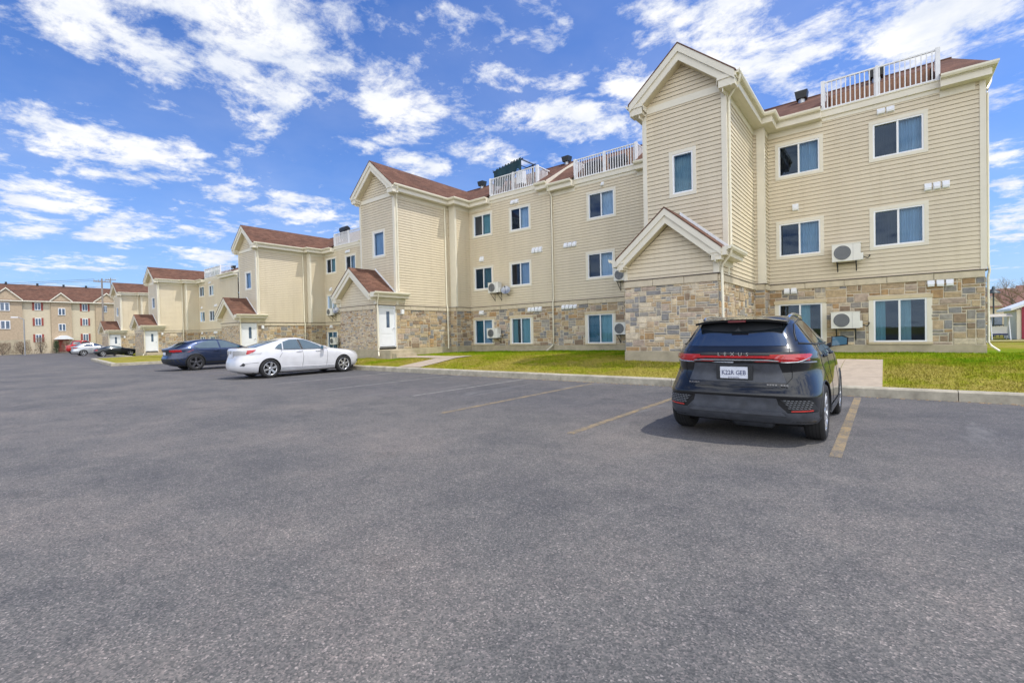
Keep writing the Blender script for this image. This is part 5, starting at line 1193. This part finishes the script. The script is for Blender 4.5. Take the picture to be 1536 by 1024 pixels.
t = empty('bare_tree', 'leafless spring tree above the shed at the right edge', 'tree', (9.2, 58, .3)); m = MB(); tw = MB(); rnd = random.Random(4)
def branch(p, d, l, r, lev):
    q = p+d*l; mid = p+d*l*.5+Vector((rnd.gauss(0, .05), rnd.gauss(0, .05), 0))*l
    (m if lev < 3 else tw).tube([tuple(p), tuple(mid), tuple(q)], r, M['bark'] if lev < 3 else M['twig'], 5 if lev < 3 else 3, r1=r*.6)
    if lev >= 6: return
    for i in range(3 if lev else 5):
        nd = (d+Vector((rnd.gauss(0, .5), rnd.gauss(0, .5), rnd.gauss(.12, .25)))).normalized(); branch(q if i else mid, nd, l*.72, r*.58, lev+1)
branch(Vector((9.2, 58, .2)), Vector((0, 0, 1)), 1.8, .12, 0)
child(m, 'trunk', t); child(tw, 'crown', t)

# ------------------------------------------------------------------ camera, light, sky
yaw, pitch, roll = RAD(38.593), RAD(-.9063), RAD(-1.2725)
f = Vector((-math.sin(yaw)*math.cos(pitch), math.cos(yaw)*math.cos(pitch), math.sin(pitch))); r = Vector((math.cos(yaw), math.sin(yaw), 0)); u = r.cross(f)
r2 = r*math.cos(roll)+u*math.sin(roll); u2 = -r*math.sin(roll)+u*math.cos(roll)
cam = bpy.data.cameras.new('camera'); co = bpy.data.objects.new('camera', cam); COL.objects.link(co); cam.sensor_width = 36; cam.sensor_fit = 'HORIZONTAL'; cam.lens = 701.69/1536*36
cam.clip_start = .1; cam.clip_end = 12000
mw = Matrix((r2, u2, -f)).transposed().to_4x4(); mw.translation = (0, 0, 1.5); co.matrix_world = mw; S.camera = co
SUN_EL, SUN_AZ = RAD(64), RAD(24)      # azimuth measured from +X towards +Y
sd = Vector((math.cos(SUN_EL)*math.cos(SUN_AZ), math.cos(SUN_EL)*math.sin(SUN_AZ), math.sin(SUN_EL)))
sl = bpy.data.lights.new('sun', 'SUN'); sl.energy = 2.0; sl.angle = RAD(.55); sl.color = (1, .95, .87); so = bpy.data.objects.new('sun', sl); COL.objects.link(so)
so.rotation_euler = sd.to_track_quat('Z', 'Y').to_euler(); so.location = (30, 10, 40)
wd = bpy.data.worlds.new('World'); S.world = wd; wd.use_nodes = True; nt = wd.node_tree; bg = nt.nodes['Background']
sky = nt.nodes.new('ShaderNodeTexSky'); sky.sky_type = 'NISHITA'; sky.sun_disc = False; sky.sun_elevation = SUN_EL; sky.sun_rotation = math.pi/2-SUN_AZ; sky.altitude = 50; sky.air_density = 1.0; sky.dust_density = .6; sky.ozone_density = 2.0
tc = nt.nodes.new('ShaderNodeTexCoord'); sp = nt.nodes.new('ShaderNodeSeparateXYZ'); L(nt, tc.outputs['Generated'], sp.inputs[0])
def mth(op, a, b=None, c=None, clamp=False):
    n = nt.nodes.new('ShaderNodeMath'); n.operation = op; n.use_clamp = clamp
    for i, x in enumerate((a, b, c)):
        if x is None: continue
        if isinstance(x, (int, float)): n.inputs[i].default_value = x
        else: L(nt, x, n.inputs[i])
    return n.outputs[0]
den = mth('MAXIMUM', mth('ADD', sp.outputs[2], .10), .04)
cb = nt.nodes.new('ShaderNodeCombineXYZ'); L(nt, mth('DIVIDE', sp.outputs[0], den), cb.inputs[0]); L(nt, mth('DIVIDE', sp.outputs[1], den), cb.inputs[1]); cb.inputs[2].default_value = 1
P3 = cb.outputs[0]
CLOUDS = [(1.321, 3.871, -0.571, -8.782, 6.173, -14.456, 1.0), (1.234, 5.532, -2.171, -4.116, 0.076, -5.758, 1.0), (3.837, 6.467, -1.386, -5.959, 3.392, -11.114, 1.0), (2.562, 9.2, -2.287, -7.434, 1.503, -14.094, 1.0), (-0.18, 7.247, -2.514, -9.872, -3.007, -14.939, 1.0), (0.351, 7.167, -2.389, -7.766, -1.547, -12.387, 0.9), (0.506, 5.045, -1.011, -5.277, -0.142, -12.288, 1.0), (0.981, 7.568, -1.36, -6.003, 0.061, -15.331, 0.8), (0.499, 5.836, -0.574, -4.1, 1.001, -12.987, 1.0), (0.734, 2.694, 0.08, -3.295, 3.895, -14.165, 1.0), (2.185, 6.344, -0.179, -2.916, 2.292, -11.418, 0.8), (1.572, 3.71, -0.852, -3.608, 0.304, -9.375, 1.0), (6.289, 9.969, -2.201, -8.13, 4.092, -16.733, 0.8), (3.2, 18.891, -5.695, -13.994, -3.104, -28.347, 0.7), (5.041, 9.283, -1.945, -12.922, 5.505, -28.508, 0.8), (1.253, 4.027, -0.113, -3.702, 2.495, -17.277, 0.8), (0.504, 7.442, -0.903, -4.383, -0.313, -15.331, 0.9), (5.395, 7.066, -0.951, -12.088, 8.42, -31.95, 0.7), (1.742, 13.346, -3.851, -15.695, -1.338, -28.71, 0.7), (5.33, 1.795, -0.521, -9.537, 9.826, -16.624, 1.0), (3.573, 1.037, -0.629, -5.441, 4.487, -8.893, 1.0), (5.544, -0.828, 0.764, -1.541, 6.623, -11.369, 1.05), (3.509, 2.563, -0.826, -5.548, 3.603, -10.858, 1.0), (7.208, 3.756, -0.812, -7.881, 7.544, -15.9, 0.9), (7.12, 7.056, -1.568, -11.957, 8.968, -22.071, 0.8), (3.909, 3.365, -0.549, -7.596, 6.034, -19.442, 0.8), (17.597, -2.749, 0.972, -2.796, 8.378, -22.263, 0.9), (8.969, -1.291, -0.033, -1.21, 2.17, -8.186, 0.8), (14.602, -2.052, -0.054, -4.956, 8.166, -24.97, 0.7), (10.688, 9.489, -2.707, -22.089, 16.385, -35.178, 0.55), (16.184, 20.269, -4.86, -35.037, 25.584, -53.314, 0.55), (9.824, 7.126, -1.261, -15.733, 14.428, -31.668, 0.7), (0.734, 25.61, -3.542, -16.537, 3.782, -38.653, 0.6), (6.7, 0.485, -0.061, -5.082, 7.055, -14.342, 0.8), (0.366, 2.714, -0.073, -5.062, 2.856, -24.003, 0.5), (15.834, -2.116, -0.061, -10.005, 14.813, -30.869, 0.55)]
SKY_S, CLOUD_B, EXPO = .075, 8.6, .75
wn = nt.nodes.new('ShaderNodeTexNoise'); wn.inputs['Scale'].default_value = 2.2; wn.inputs['Detail'].default_value = 4; L(nt, P3, wn.inputs['Vector'])
wv = nt.nodes.new('ShaderNodeVectorMath'); wv.operation = 'MULTIPLY_ADD'; wv.inputs[1].default_value = (.16, .16, 0); L(nt, wn.outputs['Color'], wv.inputs[0]); L(nt, P3, wv.inputs[2])
wo = nt.nodes.new('ShaderNodeVectorMath'); wo.operation = 'ADD'; wo.inputs[1].default_value = (-.08, -.08, 0); L(nt, wv.outputs[0], wo.inputs[0]); PW = wo.outputs[0]
bias = None
for a in CLOUDS:
    q = []
    for i in (0, 3):
        d = nt.nodes.new('ShaderNodeVectorMath'); d.operation = 'DOT_PRODUCT'; d.inputs[1].default_value = a[i:i+3]; L(nt, PW, d.inputs[0]); q.append(d.outputs['Value'])
    dist = mth('SQRT', mth('ADD', mth('MULTIPLY', q[0], q[0]), mth('MULTIPLY', q[1], q[1])))
    v = mth('MULTIPLY', mth('SUBTRACT', 1.62, dist, clamp=True), a[6])
    bias = v if bias is None else mth('MAXIMUM', bias, v)
n1 = noise(nt, 2.6, 10, .64, PW, .2); n2 = noise(nt, 7.0, 9, .68, PW)
fill_dir = mth('ADD', mth('MULTIPLY', sp.outputs[0], .62), mth('MULTIPLY', sp.outputs[1], -.78))      # behind the camera, where unseen cloud is added as fill light
behind = mth('MULTIPLY', mth('ADD', fill_dir, .05, clamp=True), .9)
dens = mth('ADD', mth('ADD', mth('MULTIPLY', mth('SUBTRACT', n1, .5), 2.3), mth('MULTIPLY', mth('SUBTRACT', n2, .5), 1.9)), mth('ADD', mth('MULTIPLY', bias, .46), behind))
mr = nt.nodes.new('ShaderNodeMapRange'); mr.interpolation_type = 'SMOOTHSTEP'; mr.inputs[1].default_value = .06; mr.inputs[2].default_value = .70; L(nt, dens, mr.inputs[0])
veil = mth('MULTIPLY', mth('SUBTRACT', noise(nt, 1.1, 5, .6, PW), .42, clamp=True), .36)
alpha = mth('MAXIMUM', mr.outputs[0], veil)
shade = ramp(nt, noise(nt, 4.5, 6, .6, PW), [(.3, (.70, .76, .88)), (.62, (1.0, 1.0, 1.0))])
tint = mixc(nt, 1, sky.outputs[0], (.56, .90, 1.50), 'MULTIPLY')
hz = mth('POWER', mth('SUBTRACT', 1, mth('MAXIMUM', sp.outputs[2], 0)), 5.0)
cvm = nt.nodes.new('ShaderNodeVectorMath'); cvm.operation = 'SCALE'; L(nt, shade, cvm.inputs[0]); L(nt, mth('MULTIPLY_ADD', mth('ADD', fill_dir, .1, clamp=True), 1.4*CLOUD_B, CLOUD_B), cvm.inputs['Scale']); cl = cvm.outputs[0]  # added clouds behind the camera are brightened to fill the walls
tint = mixc(nt, mth('MULTIPLY', hz, .75), tint, (CLOUD_B*.50, CLOUD_B*.66, CLOUD_B*.88))
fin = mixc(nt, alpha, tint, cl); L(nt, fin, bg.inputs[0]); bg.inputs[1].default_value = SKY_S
vs_ = S.view_settings; vs_.view_transform = 'Standard'; vs_.look = 'None'; vs_.gamma = 1; vs_.exposure = EXPO
S.cycles.max_bounces = 8; S.cycles.transparent_max_bounces = 12; S.cycles.use_denoising = True
